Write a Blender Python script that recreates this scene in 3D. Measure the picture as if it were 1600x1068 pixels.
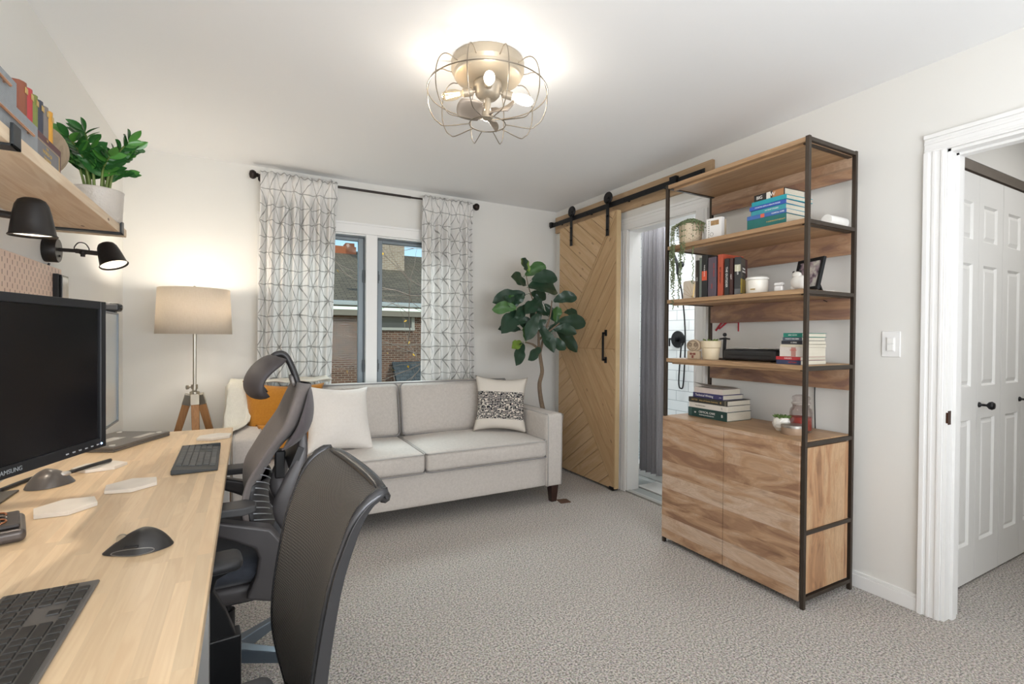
import bpy, bmesh, math, random
from mathutils import Vector, Matrix, Euler
random.seed(7)
PI = math.pi
SC = bpy.context.scene
COL = SC.collection
for o in list(bpy.data.objects): bpy.data.objects.remove(o)

# ---------------------------------------------------------------- camera, world, lights, exposure
def mk_camera():
    yaw, pitch, roll = map(math.radians, (28.5, -0.57, 0.42))
    F = Vector((math.sin(yaw)*math.cos(pitch), math.cos(yaw)*math.cos(pitch), math.sin(pitch)))
    R = Vector((math.cos(yaw), -math.sin(yaw), 0)); U = R.cross(F)
    A = math.cos(roll)*R + math.sin(roll)*U; B = -math.sin(roll)*R + math.cos(roll)*U
    M = Matrix((A, B, -F)).transposed().to_4x4(); M.translation = Vector((0, 0, 1.22))
    cd = bpy.data.cameras.new('camera'); cd.sensor_width = 36; cd.lens = 763/1600*36; cd.clip_start = 0.02
    co = bpy.data.objects.new('camera', cd); COL.objects.link(co); co.matrix_world = M
    SC.camera = co
mk_camera()
SC.view_settings.view_transform = 'Standard'; SC.view_settings.look = 'None'
SC.view_settings.gamma = 1; SC.view_settings.use_curve_mapping = False
SC.view_settings.exposure = 0.36
W = bpy.data.worlds.new('sky'); SC.world = W; W.use_nodes = True
_n = W.node_tree.nodes; _l = W.node_tree.links
_bg = _n['Background']
_sky = _n.new('ShaderNodeTexSky'); _sky.sky_type = 'NISHITA'; _sky.sun_disc = False
_sky.sun_elevation = math.radians(38); _sky.sun_rotation = math.radians(200); _sky.air_density = 1.0; _sky.dust_density = 0.6
_l.new(_sky.outputs[0], _bg.inputs['Color']); _bg.inputs['Strength'].default_value = 0.14

def light(kind, name, loc, energy, color=(1,1,1), size=None, size_y=None, rot=(0,0,0), radius=None, spot=None, blend=0.5):
    d = bpy.data.lights.new(name, kind); d.energy = energy; d.color = color
    if kind == 'AREA':
        d.shape = 'RECTANGLE'; d.size = size; d.size_y = size_y or size
    if radius is not None: d.shadow_soft_size = radius
    if spot: d.spot_size = spot; d.spot_blend = blend
    o = bpy.data.objects.new(name, d); COL.objects.link(o); o.location = loc; o.rotation_euler = rot
    return o
sun = light('SUN', 'sun', (0, 0, 10), 1.3, (1, .93, .84), rot=(math.radians(60), 0, math.radians(25))); sun.data.angle = .01
light('AREA', 'rear_daylight_fill', (1.0, -1.42, 1.35), 55, (.90, .95, 1), 2.4, 1.6, (math.radians(112), 0, 0))  # added daylight fill inside the closed rear wall, tilted up to brighten the ceiling
light('AREA', 'daylight_back_window', (.90, 5.6, 3.6), 260, (.88, .94, 1), 2.4, 1.4, (math.radians(-48), 0, 0))
light('AREA', 'ceiling_bounce_fill', (.55, -.85, 1.15), 32, (.93, .96, 1), 2.2, 1.2, (math.radians(148), 0, 0))  # added up-light behind the camera to lift the ceiling, not a window
light('AREA', 'bathroom_ceiling_light', (3.2, 3.0, 2.36), 17, (.95, .98, 1), .6, .6)
light('AREA', 'hall_ceiling_light', (3.6, .2, 2.40), 7, (1, .98, .95), .6, .6)

# ---------------------------------------------------------------- materials
def lin(h):
    if isinstance(h, str):
        h = h.lstrip('#'); c = [int(h[i:i+2], 16)/255 for i in (0, 2, 4)]
        return tuple(x/12.92 if x <= .04045 else ((x+.055)/1.055)**2.4 for x in c) + (1,)
    return tuple(h)[:3] + (1,)
def nodes(name):
    m = bpy.data.materials.new(name); m.use_nodes = True
    nt = m.node_tree; b = nt.nodes['Principled BSDF']
    return m, nt, b
def N(nt, t, **k):
    n = nt.nodes.new(t)
    for a, v in k.items():
        if a.startswith('i_'):
            key = a[2:]; key = int(key) if key.isdigit() else key.replace('_', ' ')
            n.inputs[key].default_value = v
        else: setattr(n, a, v)
    return n
def math_n(nt, op, a, b=None, c=None):
    n = nt.nodes.new('ShaderNodeMath'); n.operation = op
    for i, v in enumerate((a, b, c)):
        if v is None: continue
        if isinstance(v, (int, float)): n.inputs[i].default_value = v
        else: nt.links.new(v, n.inputs[i])
    return n.outputs[0]
def mixc(nt, fac, a, b, blend='MIX'):
    n = nt.nodes.new('ShaderNodeMix'); n.data_type = 'RGBA'; n.blend_type = blend
    for i, v in ((0, fac), (6, a), (7, b)):
        if isinstance(v, (int, float)): n.inputs[i].default_value = v
        elif isinstance(v, tuple): n.inputs[i].default_value = v
        else: nt.links.new(v, n.inputs[i])
    return n.outputs[2]
def coords(nt, kind='Object'):
    t = nt.nodes.new('ShaderNodeTexCoord'); return t.outputs[kind]
def bump(nt, b, h, strength, dist=.002):
    n = N(nt, 'ShaderNodeBump'); n.inputs['Strength'].default_value = strength; n.inputs['Distance'].default_value = dist
    nt.links.new(h, n.inputs['Height']); nt.links.new(n.outputs[0], b.inputs['Normal'])
MATS = {}
def mk(name, col, rough=.5, metal=0, var=.06, scale=30, bmp=0, bscale=None, bdist=.002, emit=None, estr=0, trans=0, sheen=0, coat=0):
    if name in MATS: return MATS[name]
    m, nt, b = nodes(name); c = lin(col)
    co = coords(nt)
    nz = N(nt, 'ShaderNodeTexNoise', i_Scale=scale, i_Detail=3.0); nt.links.new(co, nz.inputs['Vector'])
    lo = tuple(x*(1-var) for x in c[:3]) + (1,); hi = tuple(min(1, x*(1+var)) for x in c[:3]) + (1,)
    nt.links.new(mixc(nt, nz.outputs[0], lo, hi), b.inputs['Base Color'])
    b.inputs['Roughness'].default_value = rough; b.inputs['Metallic'].default_value = metal
    if trans: b.inputs['Transmission Weight'].default_value = trans
    if sheen: b.inputs['Sheen Weight'].default_value = sheen
    if coat: b.inputs['Coat Weight'].default_value = coat
    if emit: b.inputs['Emission Color'].default_value = lin(emit); b.inputs['Emission Strength'].default_value = estr
    if bmp:
        z2 = N(nt, 'ShaderNodeTexNoise', i_Scale=bscale or scale, i_Detail=4.0); nt.links.new(co, z2.inputs['Vector'])
        bump(nt, b, z2.outputs[0], bmp, bdist)
    MATS[name] = m; return m
def mk_weave(name, col, col2, s=900, rough=.9, bmp=.5, aspect=1.0, kind='Object', contrast=1.0):
    """plain woven cloth: two crossed thread waves"""
    if name in MATS: return MATS[name]
    m, nt, b = nodes(name); co = coords(nt, kind)
    sx = N(nt, 'ShaderNodeSeparateXYZ'); nt.links.new(co, sx.inputs[0])
    X, Y, Z = sx.outputs
    h = math_n(nt, 'ADD', X, Y) if kind == 'Object' else X
    v = Z if kind == 'Object' else Y
    a = math_n(nt, 'SINE', math_n(nt, 'MULTIPLY', h, s)); c = math_n(nt, 'SINE', math_n(nt, 'MULTIPLY', v, s*aspect))
    w = math_n(nt, 'MULTIPLY_ADD', math_n(nt, 'MULTIPLY', a, c), .5, .5)
    nz = N(nt, 'ShaderNodeTexNoise', i_Scale=60.0, i_Detail=6.0, i_Roughness=.8); nt.links.new(co, nz.inputs['Vector'])
    f = math_n(nt, 'MULTIPLY_ADD', nz.outputs[0], 1.6, math_n(nt, 'MULTIPLY_ADD', w, .5*contrast, -.55))
    n = nt.nodes.new('ShaderNodeClamp'); nt.links.new(f, n.inputs[0])
    nt.links.new(mixc(nt, n.outputs[0], lin(col2), lin(col)), b.inputs['Base Color'])
    b.inputs['Roughness'].default_value = rough; b.inputs['Sheen Weight'].default_value = .15
    bump(nt, b, w, bmp, .0008)
    MATS[name] = m; return m
def mk_wood(name, c1, c2, dark=None, axis='X', plank=0, across='Z', length=0, gap=.0, rough=.5, scale=1.0, contrast=1.0, kind='Object', knots=0.0, bmp=.15, shade=.25):
    """grain along axis; optional planks of width `plank` stacked along `across`, of length `length`"""
    if name in MATS: return MATS[name]
    m, nt, b = nodes(name); co = coords(nt, kind)
    sx = N(nt, 'ShaderNodeSeparateXYZ'); nt.links.new(co, sx.inputs[0]); S = dict(zip('XYZ', sx.outputs))
    u = S[axis]; v = S[across]; w = S[[a for a in 'XYZ' if a not in (axis, across)][0]]
    if plank:
        vid = math_n(nt, 'DIVIDE', v, plank); idx = math_n(nt, 'FLOOR', vid)
        wn = N(nt, 'ShaderNodeTexWhiteNoise', noise_dimensions='1D'); nt.links.new(idx, wn.inputs['W'])
        r0 = wn.outputs['Value']
        if length:
            seg = math_n(nt, 'FLOOR', math_n(nt, 'ADD', math_n(nt, 'DIVIDE', u, length), math_n(nt, 'MULTIPLY', r0, 7.3)))
            w2 = N(nt, 'ShaderNodeTexWhiteNoise', noise_dimensions='2D'); cb = N(nt, 'ShaderNodeCombineXYZ')
            nt.links.new(idx, cb.inputs[0]); nt.links.new(seg, cb.inputs[1]); nt.links.new(cb.outputs[0], w2.inputs['Vector'])
            r0 = w2.outputs['Value']
    else:
        r0 = None
    vec = N(nt, 'ShaderNodeCombineXYZ')
    off = math_n(nt, 'MULTIPLY', r0, 37.0) if r0 else 0.0
    uo = math_n(nt, 'ADD', math_n(nt, 'MULTIPLY', u, 1.2*scale), off)
    nt.links.new(uo, vec.inputs[0])
    nt.links.new(math_n(nt, 'MULTIPLY', v, 14*scale), vec.inputs[1]); nt.links.new(math_n(nt, 'MULTIPLY', w, 14*scale), vec.inputs[2])
    n1 = N(nt, 'ShaderNodeTexNoise', i_Scale=1.0, i_Detail=3.0, i_Distortion=.9); nt.links.new(vec.outputs[0], n1.inputs['Vector'])
    ring = math_n(nt, 'MULTIPLY_ADD', math_n(nt, 'SINE', math_n(nt, 'MULTIPLY', n1.outputs[0], 42.0)), .5, .5)
    vec2 = N(nt, 'ShaderNodeVectorMath', operation='MULTIPLY'); vec2.inputs[1].default_value = (3, 14, 14)
    nt.links.new(vec.outputs[0], vec2.inputs[0])
    n2 = N(nt, 'ShaderNodeTexNoise', i_Scale=1.0, i_Detail=5.0, i_Roughness=.7); nt.links.new(vec2.outputs[0], n2.inputs['Vector'])
    g = math_n(nt, 'ADD', math_n(nt, 'MULTIPLY', ring, .35), math_n(nt, 'MULTIPLY', n2.outputs[0], .45))
    g = math_n(nt, 'ADD', g, math_n(nt, 'MULTIPLY', math_n(nt, 'SUBTRACT', n1.outputs[0], .5), 1.2))
    g = math_n(nt, 'MULTIPLY_ADD', math_n(nt, 'SUBTRACT', g, .4), contrast, .4)
    cl = nt.nodes.new('ShaderNodeClamp'); nt.links.new(g, cl.inputs[0])
    col = mixc(nt, cl.outputs[0], lin(c1), lin(c2))
    if r0:
        k = math_n(nt, 'MULTIPLY_ADD', r0, shade*2, 1-shade)
        mul = N(nt, 'ShaderNodeCombineXYZ')
        for i, ad in enumerate((0, 0, -.03)):
            nt.links.new(math_n(nt, 'ADD', k, ad), mul.inputs[i])
        col = mixc(nt, 1.0, col, mul.outputs[0], 'MULTIPLY')
        if gap:
            fr = math_n(nt, 'FRACT', vid)
            col = mixc(nt, math_n(nt, 'LESS_THAN', fr, gap), col, lin(dark or '#5a4026'))
    if knots:
        v3 = N(nt, 'ShaderNodeCombineXYZ'); nt.links.new(math_n(nt, 'ADD', math_n(nt, 'MULTIPLY', u, 5), off), v3.inputs[0])
        nt.links.new(math_n(nt, 'MULTIPLY', v, 12), v3.inputs[1]); nt.links.new(math_n(nt, 'MULTIPLY', w, 12), v3.inputs[2])
        vo = N(nt, 'ShaderNodeTexVoronoi', i_Scale=1.0); nt.links.new(v3.outputs[0], vo.inputs['Vector'])
        kk = math_n(nt, 'MULTIPLY', math_n(nt, 'LESS_THAN', vo.outputs['Distance'], .085), knots)
        col = mixc(nt, kk, col, lin(dark or '#5a3a20'))
    nt.links.new(col, b.inputs['Base Color']); b.inputs['Roughness'].default_value = rough
    if bmp: bump(nt, b, cl.outputs[0], bmp, .0015)
    MATS[name] = m; return m
def mk_mango(name, axis, across, plank, pal=('#d6bda6', '#bf9a78', '#98735a', '#c9ab90'), seed=0.0):
    """planks of mixed tone with broad cathedral figure, dark streaks and fine pores"""
    if name in MATS: return MATS[name]
    m, nt, b = nodes(name); co = coords(nt)
    sx = N(nt, 'ShaderNodeSeparateXYZ'); nt.links.new(co, sx.inputs[0]); S = dict(zip('XYZ', sx.outputs)); u, v = S[axis], S[across]
    vid = math_n(nt, 'DIVIDE', math_n(nt, 'ADD', v, seed), plank); idx = math_n(nt, 'FLOOR', vid)
    wn = N(nt, 'ShaderNodeTexWhiteNoise', noise_dimensions='1D'); nt.links.new(idx, wn.inputs['W']); r0 = wn.outputs['Value']
    def vec(a, c):
        q = N(nt, 'ShaderNodeCombineXYZ'); nt.links.new(math_n(nt, 'ADD', math_n(nt, 'MULTIPLY', u, a), math_n(nt, 'MULTIPLY', r0, 53.0)), q.inputs[0])
        nt.links.new(math_n(nt, 'MULTIPLY', v, c), q.inputs[1]); nt.links.new(math_n(nt, 'MULTIPLY', r0, 11.0), q.inputs[2]); return q.outputs[0]
    big = N(nt, 'ShaderNodeTexNoise', i_Scale=1.0, i_Detail=3.0, i_Distortion=1.6); nt.links.new(vec(3.0, 11.0), big.inputs['Vector'])
    ring = math_n(nt, 'MULTIPLY_ADD', math_n(nt, 'SINE', math_n(nt, 'MULTIPLY', big.outputs[0], 95.0)), .5, .5)
    fine = N(nt, 'ShaderNodeTexNoise', i_Scale=1.0, i_Detail=6.0, i_Roughness=.75); nt.links.new(vec(14.0, 260.0), fine.inputs['Vector'])
    tone = math_n(nt, 'ADD', math_n(nt, 'MULTIPLY', math_n(nt, 'SUBTRACT', big.outputs[0], .5), 2.2), math_n(nt, 'MULTIPLY_ADD', r0, .75, .12))
    rp = nt.nodes.new('ShaderNodeValToRGB'); e = rp.color_ramp.elements; e[0].position = 0; e[0].color = lin(pal[0]); e[1].position = 1; e[1].color = lin(pal[2])
    for p, c in ((.35, pal[3]), (.65, pal[1])): q = e.new(p); q.color = lin(c)
    nt.links.new(tone, rp.inputs[0])
    dk = math_n(nt, 'ADD', math_n(nt, 'MULTIPLY', ring, .16), math_n(nt, 'MULTIPLY', math_n(nt, 'SUBTRACT', fine.outputs[0], .35), 1.1))
    cl = nt.nodes.new('ShaderNodeClamp'); nt.links.new(math_n(nt, 'MULTIPLY', dk, .75), cl.inputs[0])
    col = mixc(nt, cl.outputs[0], rp.outputs[0], lin('#6a4a34'))
    sm = N(nt, 'ShaderNodeTexNoise', i_Scale=1.0, i_Detail=2.0); nt.links.new(vec(5.0, 22.0), sm.inputs['Vector'])
    st = math_n(nt, 'MULTIPLY', math_n(nt, 'MAXIMUM', math_n(nt, 'SUBTRACT', sm.outputs[0], .62), 0.0), 3.2)
    col = mixc(nt, st, col, lin('#5e3f2c'))
    fr = math_n(nt, 'FRACT', vid); col = mixc(nt, math_n(nt, 'MULTIPLY', math_n(nt, 'LESS_THAN', fr, .02), .35), col, lin('#54382a'))
    nt.links.new(col, b.inputs['Base Color']); b.inputs['Roughness'].default_value = .45
    bump(nt, b, fine.outputs[0], .12, .001)
    MATS[name] = m; return m
def mk_tiles(name, c1, c2, mortar, bw, bh, ms, axes='YZ', rough=.3, off=.5, bmp=.4, noise=0):
    if name in MATS: return MATS[name]
    m, nt, b = nodes(name); co = coords(nt)
    sx = N(nt, 'ShaderNodeSeparateXYZ'); nt.links.new(co, sx.inputs[0]); S = dict(zip('XYZ', sx.outputs))
    cb = N(nt, 'ShaderNodeCombineXYZ'); nt.links.new(S[axes[0]], cb.inputs[0]); nt.links.new(S[axes[1]], cb.inputs[1])
    br = N(nt, 'ShaderNodeTexBrick', offset=off); br.inputs['Scale'].default_value = 1
    br.inputs['Brick Width'].default_value = bw; br.inputs['Row Height'].default_value = bh; br.inputs['Mortar Size'].default_value = ms
    br.inputs['Color1'].default_value = lin(c1); br.inputs['Color2'].default_value = lin(c2); br.inputs['Mortar'].default_value = lin(mortar)
    nt.links.new(cb.outputs[0], br.inputs['Vector'])
    col = br.outputs['Color']
    if noise:
        nz = N(nt, 'ShaderNodeTexNoise', i_Scale=3.0, i_Detail=8.0, i_Roughness=.8); nt.links.new(co, nz.inputs['Vector'])
        col = mixc(nt, noise, col, nz.outputs[0], 'OVERLAY')
    nt.links.new(col, b.inputs['Base Color']); b.inputs['Roughness'].default_value = rough
    inv = math_n(nt, 'SUBTRACT', 1.0, br.outputs['Fac']); bump(nt, b, inv, bmp, .003)
    MATS[name] = m; return m
def mk_glass(name, tint='#ffffff', refl=.12):
    if name in MATS: return MATS[name]
    m, nt, b = nodes(name); out = nt.nodes['Material Output']; nt.nodes.remove(b)
    tr = N(nt, 'ShaderNodeBsdfTransparent'); tr.inputs[0].default_value = lin(tint)
    gl = N(nt, 'ShaderNodeBsdfGlossy'); gl.inputs['Roughness'].default_value = .02
    fr = N(nt, 'ShaderNodeFresnel', i_IOR=1.3)
    nz = N(nt, 'ShaderNodeTexNoise', i_Scale=2.0); nt.links.new(coords(nt), nz.inputs['Vector'])
    f = math_n(nt, 'MULTIPLY', fr.outputs[0], math_n(nt, 'MULTIPLY_ADD', nz.outputs[0], .2, refl*6))
    f = math_n(nt, 'MINIMUM', f, .28)
    mx = N(nt, 'ShaderNodeMixShader'); nt.links.new(f, mx.inputs[0]); nt.links.new(tr.outputs[0], mx.inputs[1]); nt.links.new(gl.outputs[0], mx.inputs[2])
    nt.links.new(mx.outputs[0], out.inputs['Surface'])
    MATS[name] = m; return m

# ---------------------------------------------------------------- mesh helpers
class MB:
    def __init__(s): s.bm = bmesh.new(); s.uv = None
    def box(s, x0, y0, z0, x1, y1, z1, M=None):
        vs = [s.bm.verts.new((x, y, z)) for x in (min(x0,x1), max(x0,x1)) for y in (min(y0,y1), max(y0,y1)) for z in (min(z0,z1), max(z0,z1))]
        for f in ((0,1,3,2),(4,6,7,5),(0,4,5,1),(2,3,7,6),(0,2,6,4),(1,5,7,3)): s.bm.faces.new([vs[i] for i in f])
        if M is not None:
            for v in vs: v.co = M @ v.co
        return s
    def tube(s, pts, r, n=8, closed=False, cap=True, sq=False):
        pts = [Vector(p) for p in pts]; m = len(pts); rings = []
        rr = r if isinstance(r, (list, tuple)) else [r]*m
        up = None
        for i, p in enumerate(pts):
            if closed: t = (pts[(i+1) % m]-pts[i-1])
            else: t = pts[min(i+1, m-1)]-pts[max(i-1, 0)]
            if t.length < 1e-9: t = Vector((0, 0, 1))
            t.normalize()
            if up is None:
                up = Vector((0, 0, 1)) if abs(t.z) < .9 else Vector((1, 0, 0))
            a = t.cross(up)
            if a.length < 1e-6: a = t.cross(Vector((0, 1, 0)))
            a.normalize(); b = a.cross(t).normalized(); up = b
            ro = PI/4 if sq else 0
            rings.append([s.bm.verts.new(p+(a*math.cos(ro+2*PI*k/n)+b*math.sin(ro+2*PI*k/n))*rr[i]) for k in range(n)])
        for i in range(m if closed else m-1):
            A, B = rings[i], rings[(i+1) % m]
            for k in range(n): s.bm.faces.new((A[k], A[(k+1) % n], B[(k+1) % n], B[k]))
        if cap and not closed:
            s.bm.faces.new(rings[0][::-1]); s.bm.faces.new(rings[-1])
        return s
    def lathe(s, prof, c=(0,0,0), n=32, M=None, ribs=0, rib=0):
        c = Vector(c); rings = []; nv = []
        for (r, z) in prof:
            if r < 1e-5: ring = [s.bm.verts.new(c+Vector((0, 0, z)))]
            else: ring = [s.bm.verts.new(c+Vector((math.cos(2*PI*k/n)*r*(1+rib*(k % 2)), math.sin(2*PI*k/n)*r*(1+rib*(k % 2)), z))) for k in range(n)]
            rings.append(ring); nv += ring
        for A, B in zip(rings, rings[1:]):
            if len(A) == 1 and len(B) == 1: continue
            for k in range(n):
                q = (k+1) % n
                if len(A) == 1: s.bm.faces.new((A[0], B[q], B[k]))
                elif len(B) == 1: s.bm.faces.new((A[k], A[q], B[0]))
                else: s.bm.faces.new((A[k], A[q], B[q], B[k]))
        if M is not None:
            for v in nv: v.co = M @ v.co
        return s
    def prism(s, poly, z0, z1, M=None):
        a = [s.bm.verts.new((x, y, z0)) for x, y in poly]; b = [s.bm.verts.new((x, y, z1)) for x, y in poly]
        s.bm.faces.new(a[::-1]); s.bm.faces.new(b); n = len(poly)
        for i in range(n): s.bm.faces.new((a[i], a[(i+1) % n], b[(i+1) % n], b[i]))
        if M is not None:
            for v in a+b: v.co = M @ v.co
        return s
    def face(s, pts): s.bm.faces.new([s.bm.verts.new(p) for p in pts]); return s
    def grid(s, fn, nu, nv, uvfn=None, close_u=False):
        g = [[s.bm.verts.new(fn(i/nu, j/nv)) for j in range(nv+1)] for i in range(nu if close_u else nu+1)]
        if uvfn and s.uv is None: s.uv = s.bm.loops.layers.uv.new('UVMap')
        for i in range(nu):
            for j in range(nv):
                q = (i+1) % nu if close_u else i+1
                f = s.bm.faces.new((g[i][j], g[q][j], g[q][j+1], g[i][j+1]))
                if uvfn:
                    for lp, (a, b) in zip(f.loops, ((i, j), (i+1, j), (i+1, j+1), (i, j+1))): lp[s.uv].uv = uvfn(a/nu, b/nv)
        return s
    def ball(s, c, r, n=12, sc=(1,1,1)):
        k = bmesh.ops.create_uvsphere(s.bm, u_segments=n, v_segments=max(6, n//2+2), radius=r)
        for v in k['verts']: v.co = Vector((v.co.x*sc[0], v.co.y*sc[1], v.co.z*sc[2]))+Vector(c)
        return s
    def build(s, name, mat, parent=None, loc=(0,0,0), rot=(0,0,0), bevel=0, seg=2, smooth=False, sub=0, solid=0, weld=False, label=None, cat=None, group=None, kind=None):
        if weld: bmesh.ops.remove_doubles(s.bm, verts=s.bm.verts, dist=1e-5)
        bmesh.ops.recalc_face_normals(s.bm, faces=s.bm.faces)
        me = bpy.data.meshes.new(name); s.bm.to_mesh(me); s.bm.free()
        for mm in (mat if isinstance(mat, (list, tuple)) else [mat]): me.materials.append(mm)
        if smooth:
            for p in me.polygons: p.use_smooth = True
        o = bpy.data.objects.new(name, me); COL.objects.link(o); o.location = loc; o.rotation_euler = rot
        if parent: o.parent = parent
        if solid: md = o.modifiers.new('solid', 'SOLIDIFY'); md.thickness = solid; md.offset = 0
        if bevel:
            md = o.modifiers.new('bevel', 'BEVEL'); md.width = bevel; md.segments = seg; md.limit_method = 'ANGLE'; md.angle_limit = math.radians(40)
            for p in me.polygons: p.use_smooth = True
            md.harden_normals = True
        if sub: md = o.modifiers.new('sub', 'SUBSURF'); md.levels = sub; md.render_levels = sub
        tag(o, label, cat, group, kind)
        return o
def tag(o, label=None, cat=None, group=None, kind=None):
    if label: o['label'] = label
    if cat: o['category'] = cat
    if group: o['group'] = group
    if kind: o['kind'] = kind
def E(name, label, cat, loc=(0,0,0), rotz=0, group=None):
    o = bpy.data.objects.new(name, None); COL.objects.link(o); o.location = loc; o.rotation_euler = (0, 0, rotz)
    o.empty_display_size = .05; tag(o, label, cat, group); return o
def S(name, mb, mat, **k):
    return mb.build(name, mat, kind='structure', **k)
def dup(root, loc, rotz=None, label=None):
    r = root.copy(); COL.objects.link(r); r.location = loc
    if rotz is not None: r.rotation_euler = (0, 0, rotz)
    if label: r['label'] = label
    for ch in list(root.children):
        c = ch.copy(); COL.objects.link(c); c.parent = r
        for g in ch.children:
            d = g.copy(); COL.objects.link(d); d.parent = c
    return r
def text(s, size, mat, parent, M, name='lettering', ext=.0003, align='CENTER', squeeze=1.0):
    """lettering as a mesh; M maps the text plane (x right, y up, z out) to the parent's space"""
    cu = bpy.data.curves.new('t', 'FONT'); cu.body = s; cu.size = size; cu.extrude = ext
    cu.align_x = align; cu.align_y = 'CENTER'
    t = bpy.data.objects.new('t', cu); COL.objects.link(t)
    bpy.context.view_layer.update()
    me = bpy.data.meshes.new_from_object(t.evaluated_get(bpy.context.evaluated_depsgraph_get()))
    bpy.data.objects.remove(t)
    me.transform(M @ Matrix.Diagonal((squeeze, 1, 1, 1)))
    me.materials.clear(); me.materials.append(mat)
    o = bpy.data.objects.new(name, me); COL.objects.link(o); o.parent = parent
    return o
def plane_M(org, right, up):
    r = Vector(right).normalized(); u = Vector(up).normalized(); n = r.cross(u)
    M = Matrix((r, u, n)).transposed().to_4x4(); M.translation = Vector(org); return M
def clip(poly, a, b, c):
    """keep a*x+b*y<=c"""
    out = []
    for i in range(len(poly)):
        p, q = poly[i], poly[(i+1) % len(poly)]
        dp, dq = a*p[0]+b*p[1]-c, a*q[0]+b*q[1]-c
        if dp <= 0: out.append(p)
        if dp*dq < 0:
            t = dp/(dp-dq); out.append((p[0]+(q[0]-p[0])*t, p[1]+(q[1]-p[1])*t))
    return out
def lerp_tab(tab, x):
    if x <= tab[0][0]: return tab[0][1]
    for (a, b), (c, d) in zip(tab, tab[1:]):
        if x <= c:
            t = (x-a)/(c-a); return b+(d-b)*t
    return tab[-1][1]
def smooth_path(pts, n=6):
    pts = [Vector(p) for p in pts]; out = []
    for i in range(len(pts)-1):
        p0 = pts[max(i-1, 0)]; p1 = pts[i]; p2 = pts[i+1]; p3 = pts[min(i+2, len(pts)-1)]
        for k in range(n):
            t = k/n
            out.append(.5*((2*p1)+(p2-p0)*t+(2*p0-5*p1+4*p2-p3)*t*t+(3*p1-p0-3*p2+p3)*t*t*t))
    out.append(pts[-1]); return out

WHITE = mk('white_wall_paint', '#e7e5e0', .85, var=.01, scale=4, bmp=.03, bscale=180)
CEIL = mk('ceiling_paint', '#f1f1f1', .9, var=.008, scale=2)
TRIM = mk('white_gloss_trim', '#f1f0ee', .35, var=.01, scale=5)
BLACK = mk('matte_black_steel', '#17171a', .45, .3, var=.1, scale=40)
BRONZE = mk('dark_bronze_steel', '#463d35', .42, .55, var=.12, scale=25)
BLKPL = mk('black_plastic', '#1b1b1d', .42, var=.06, scale=60)
DGREY = mk('dark_grey_plastic', '#46454a', .45, var=.04, scale=60)
CHROME = mk('brushed_nickel', '#b9b3a6', .3, 1, var=.04, scale=50)
PAGE = mk_tiles('book_pages', '#e4ddcd', '#d9d1c0', '#c3bba9', 10, .0012, .0003, 'XZ', .9, bmp=.3)

# ================================================================ THE SETTING
XL, XR, YB, YF, HC = -0.71, 2.655, 4.0, -1.5, 2.44
XO = 2.775          # outer face of the right wall
# carpet
def mk_carpet():
    m, nt, b = nodes('loop_carpet'); co = coords(nt)
    v = N(nt, 'ShaderNodeTexVoronoi', i_Scale=260.0); nt.links.new(co, v.inputs['Vector'])
    n = N(nt, 'ShaderNodeTexNoise', i_Scale=125.0, i_Detail=4.0, i_Roughness=.75); nt.links.new(co, n.inputs['Vector'])
    n2 = N(nt, 'ShaderNodeTexNoise', i_Scale=2.2, i_Detail=2.0); nt.links.new(co, n2.inputs['Vector'])
    r = nt.nodes.new('ShaderNodeValToRGB'); r.color_ramp.elements[0].position = .40; r.color_ramp.elements[0].color = lin('#564b41')
    r.color_ramp.elements[1].position = .59; r.color_ramp.elements[1].color = lin('#d8ccbd')
    e = r.color_ramp.elements.new(.48); e.color = lin('#9f9183')
    nt.links.new(n.outputs[0], r.inputs[0])
    c = mixc(nt, .35, r.outputs[0], v.outputs['Color'], 'SOFT_LIGHT')
    hs = N(nt, 'ShaderNodeHueSaturation', i_Saturation=.55, i_Value=1.0); nt.links.new(c, hs.inputs['Color'])
    k = mixc(nt, math_n(nt, 'MULTIPLY', n2.outputs[0], .25), hs.outputs[0], lin('#b9b0a4'))
    nt.links.new(k, b.inputs['Base Color']); b.inputs['Roughness'].default_value = 1; b.inputs['Sheen Weight'].default_value = .2
    h = math_n(nt, 'SUBTRACT', n.outputs[0], math_n(nt, 'MULTIPLY', v.outputs['Distance'], .6))
    bump(nt, b, h, .8, .004)
    return m
S('floor', MB().box(XL-.1, YF-.1, -.1, 5.0, YB+.1, 0), mk_carpet())
_f = MB().box(XL-.1, YF-.1, HC, 5.3, YB+.2, HC+.1)
S('ceiling', _f, CEIL)
S('wall_left', MB().box(XL-.1, YF, 0, XL, YB, HC), WHITE)
S('wall_rear', MB().box(XL-.1, YF-.1, 0, 5.0, YF, HC), WHITE)
WX0, WX1, WZ0, WZ1 = .15, 1.60, .62, 2.03
S('wall_back', MB().box(XL-.1, YB, 0, WX0, YB+.14, HC).box(WX1, YB, 0, XO, YB+.14, HC).box(WX0, YB, 0, WX1, YB+.14, WZ0).box(WX0, YB, WZ1, WX1, YB+.14, HC), WHITE)
BY0, BY1, BZ = 2.30, 2.97, 2.075     # bathroom doorway
HY0, HY1, HZ = .12, .965, 2.045      # hall doorway
S('wall_right', MB().box(XR, BY1, 0, XO, YB, HC).box(XR, BY0, BZ, XO, BY1, HC).box(XR, HY1, 0, XO, BY0, HC)
  .box(XR, HY0, HZ, XO, HY1, HC).box(XR, YF, 0, XO, HY0, HC), WHITE)
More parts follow.
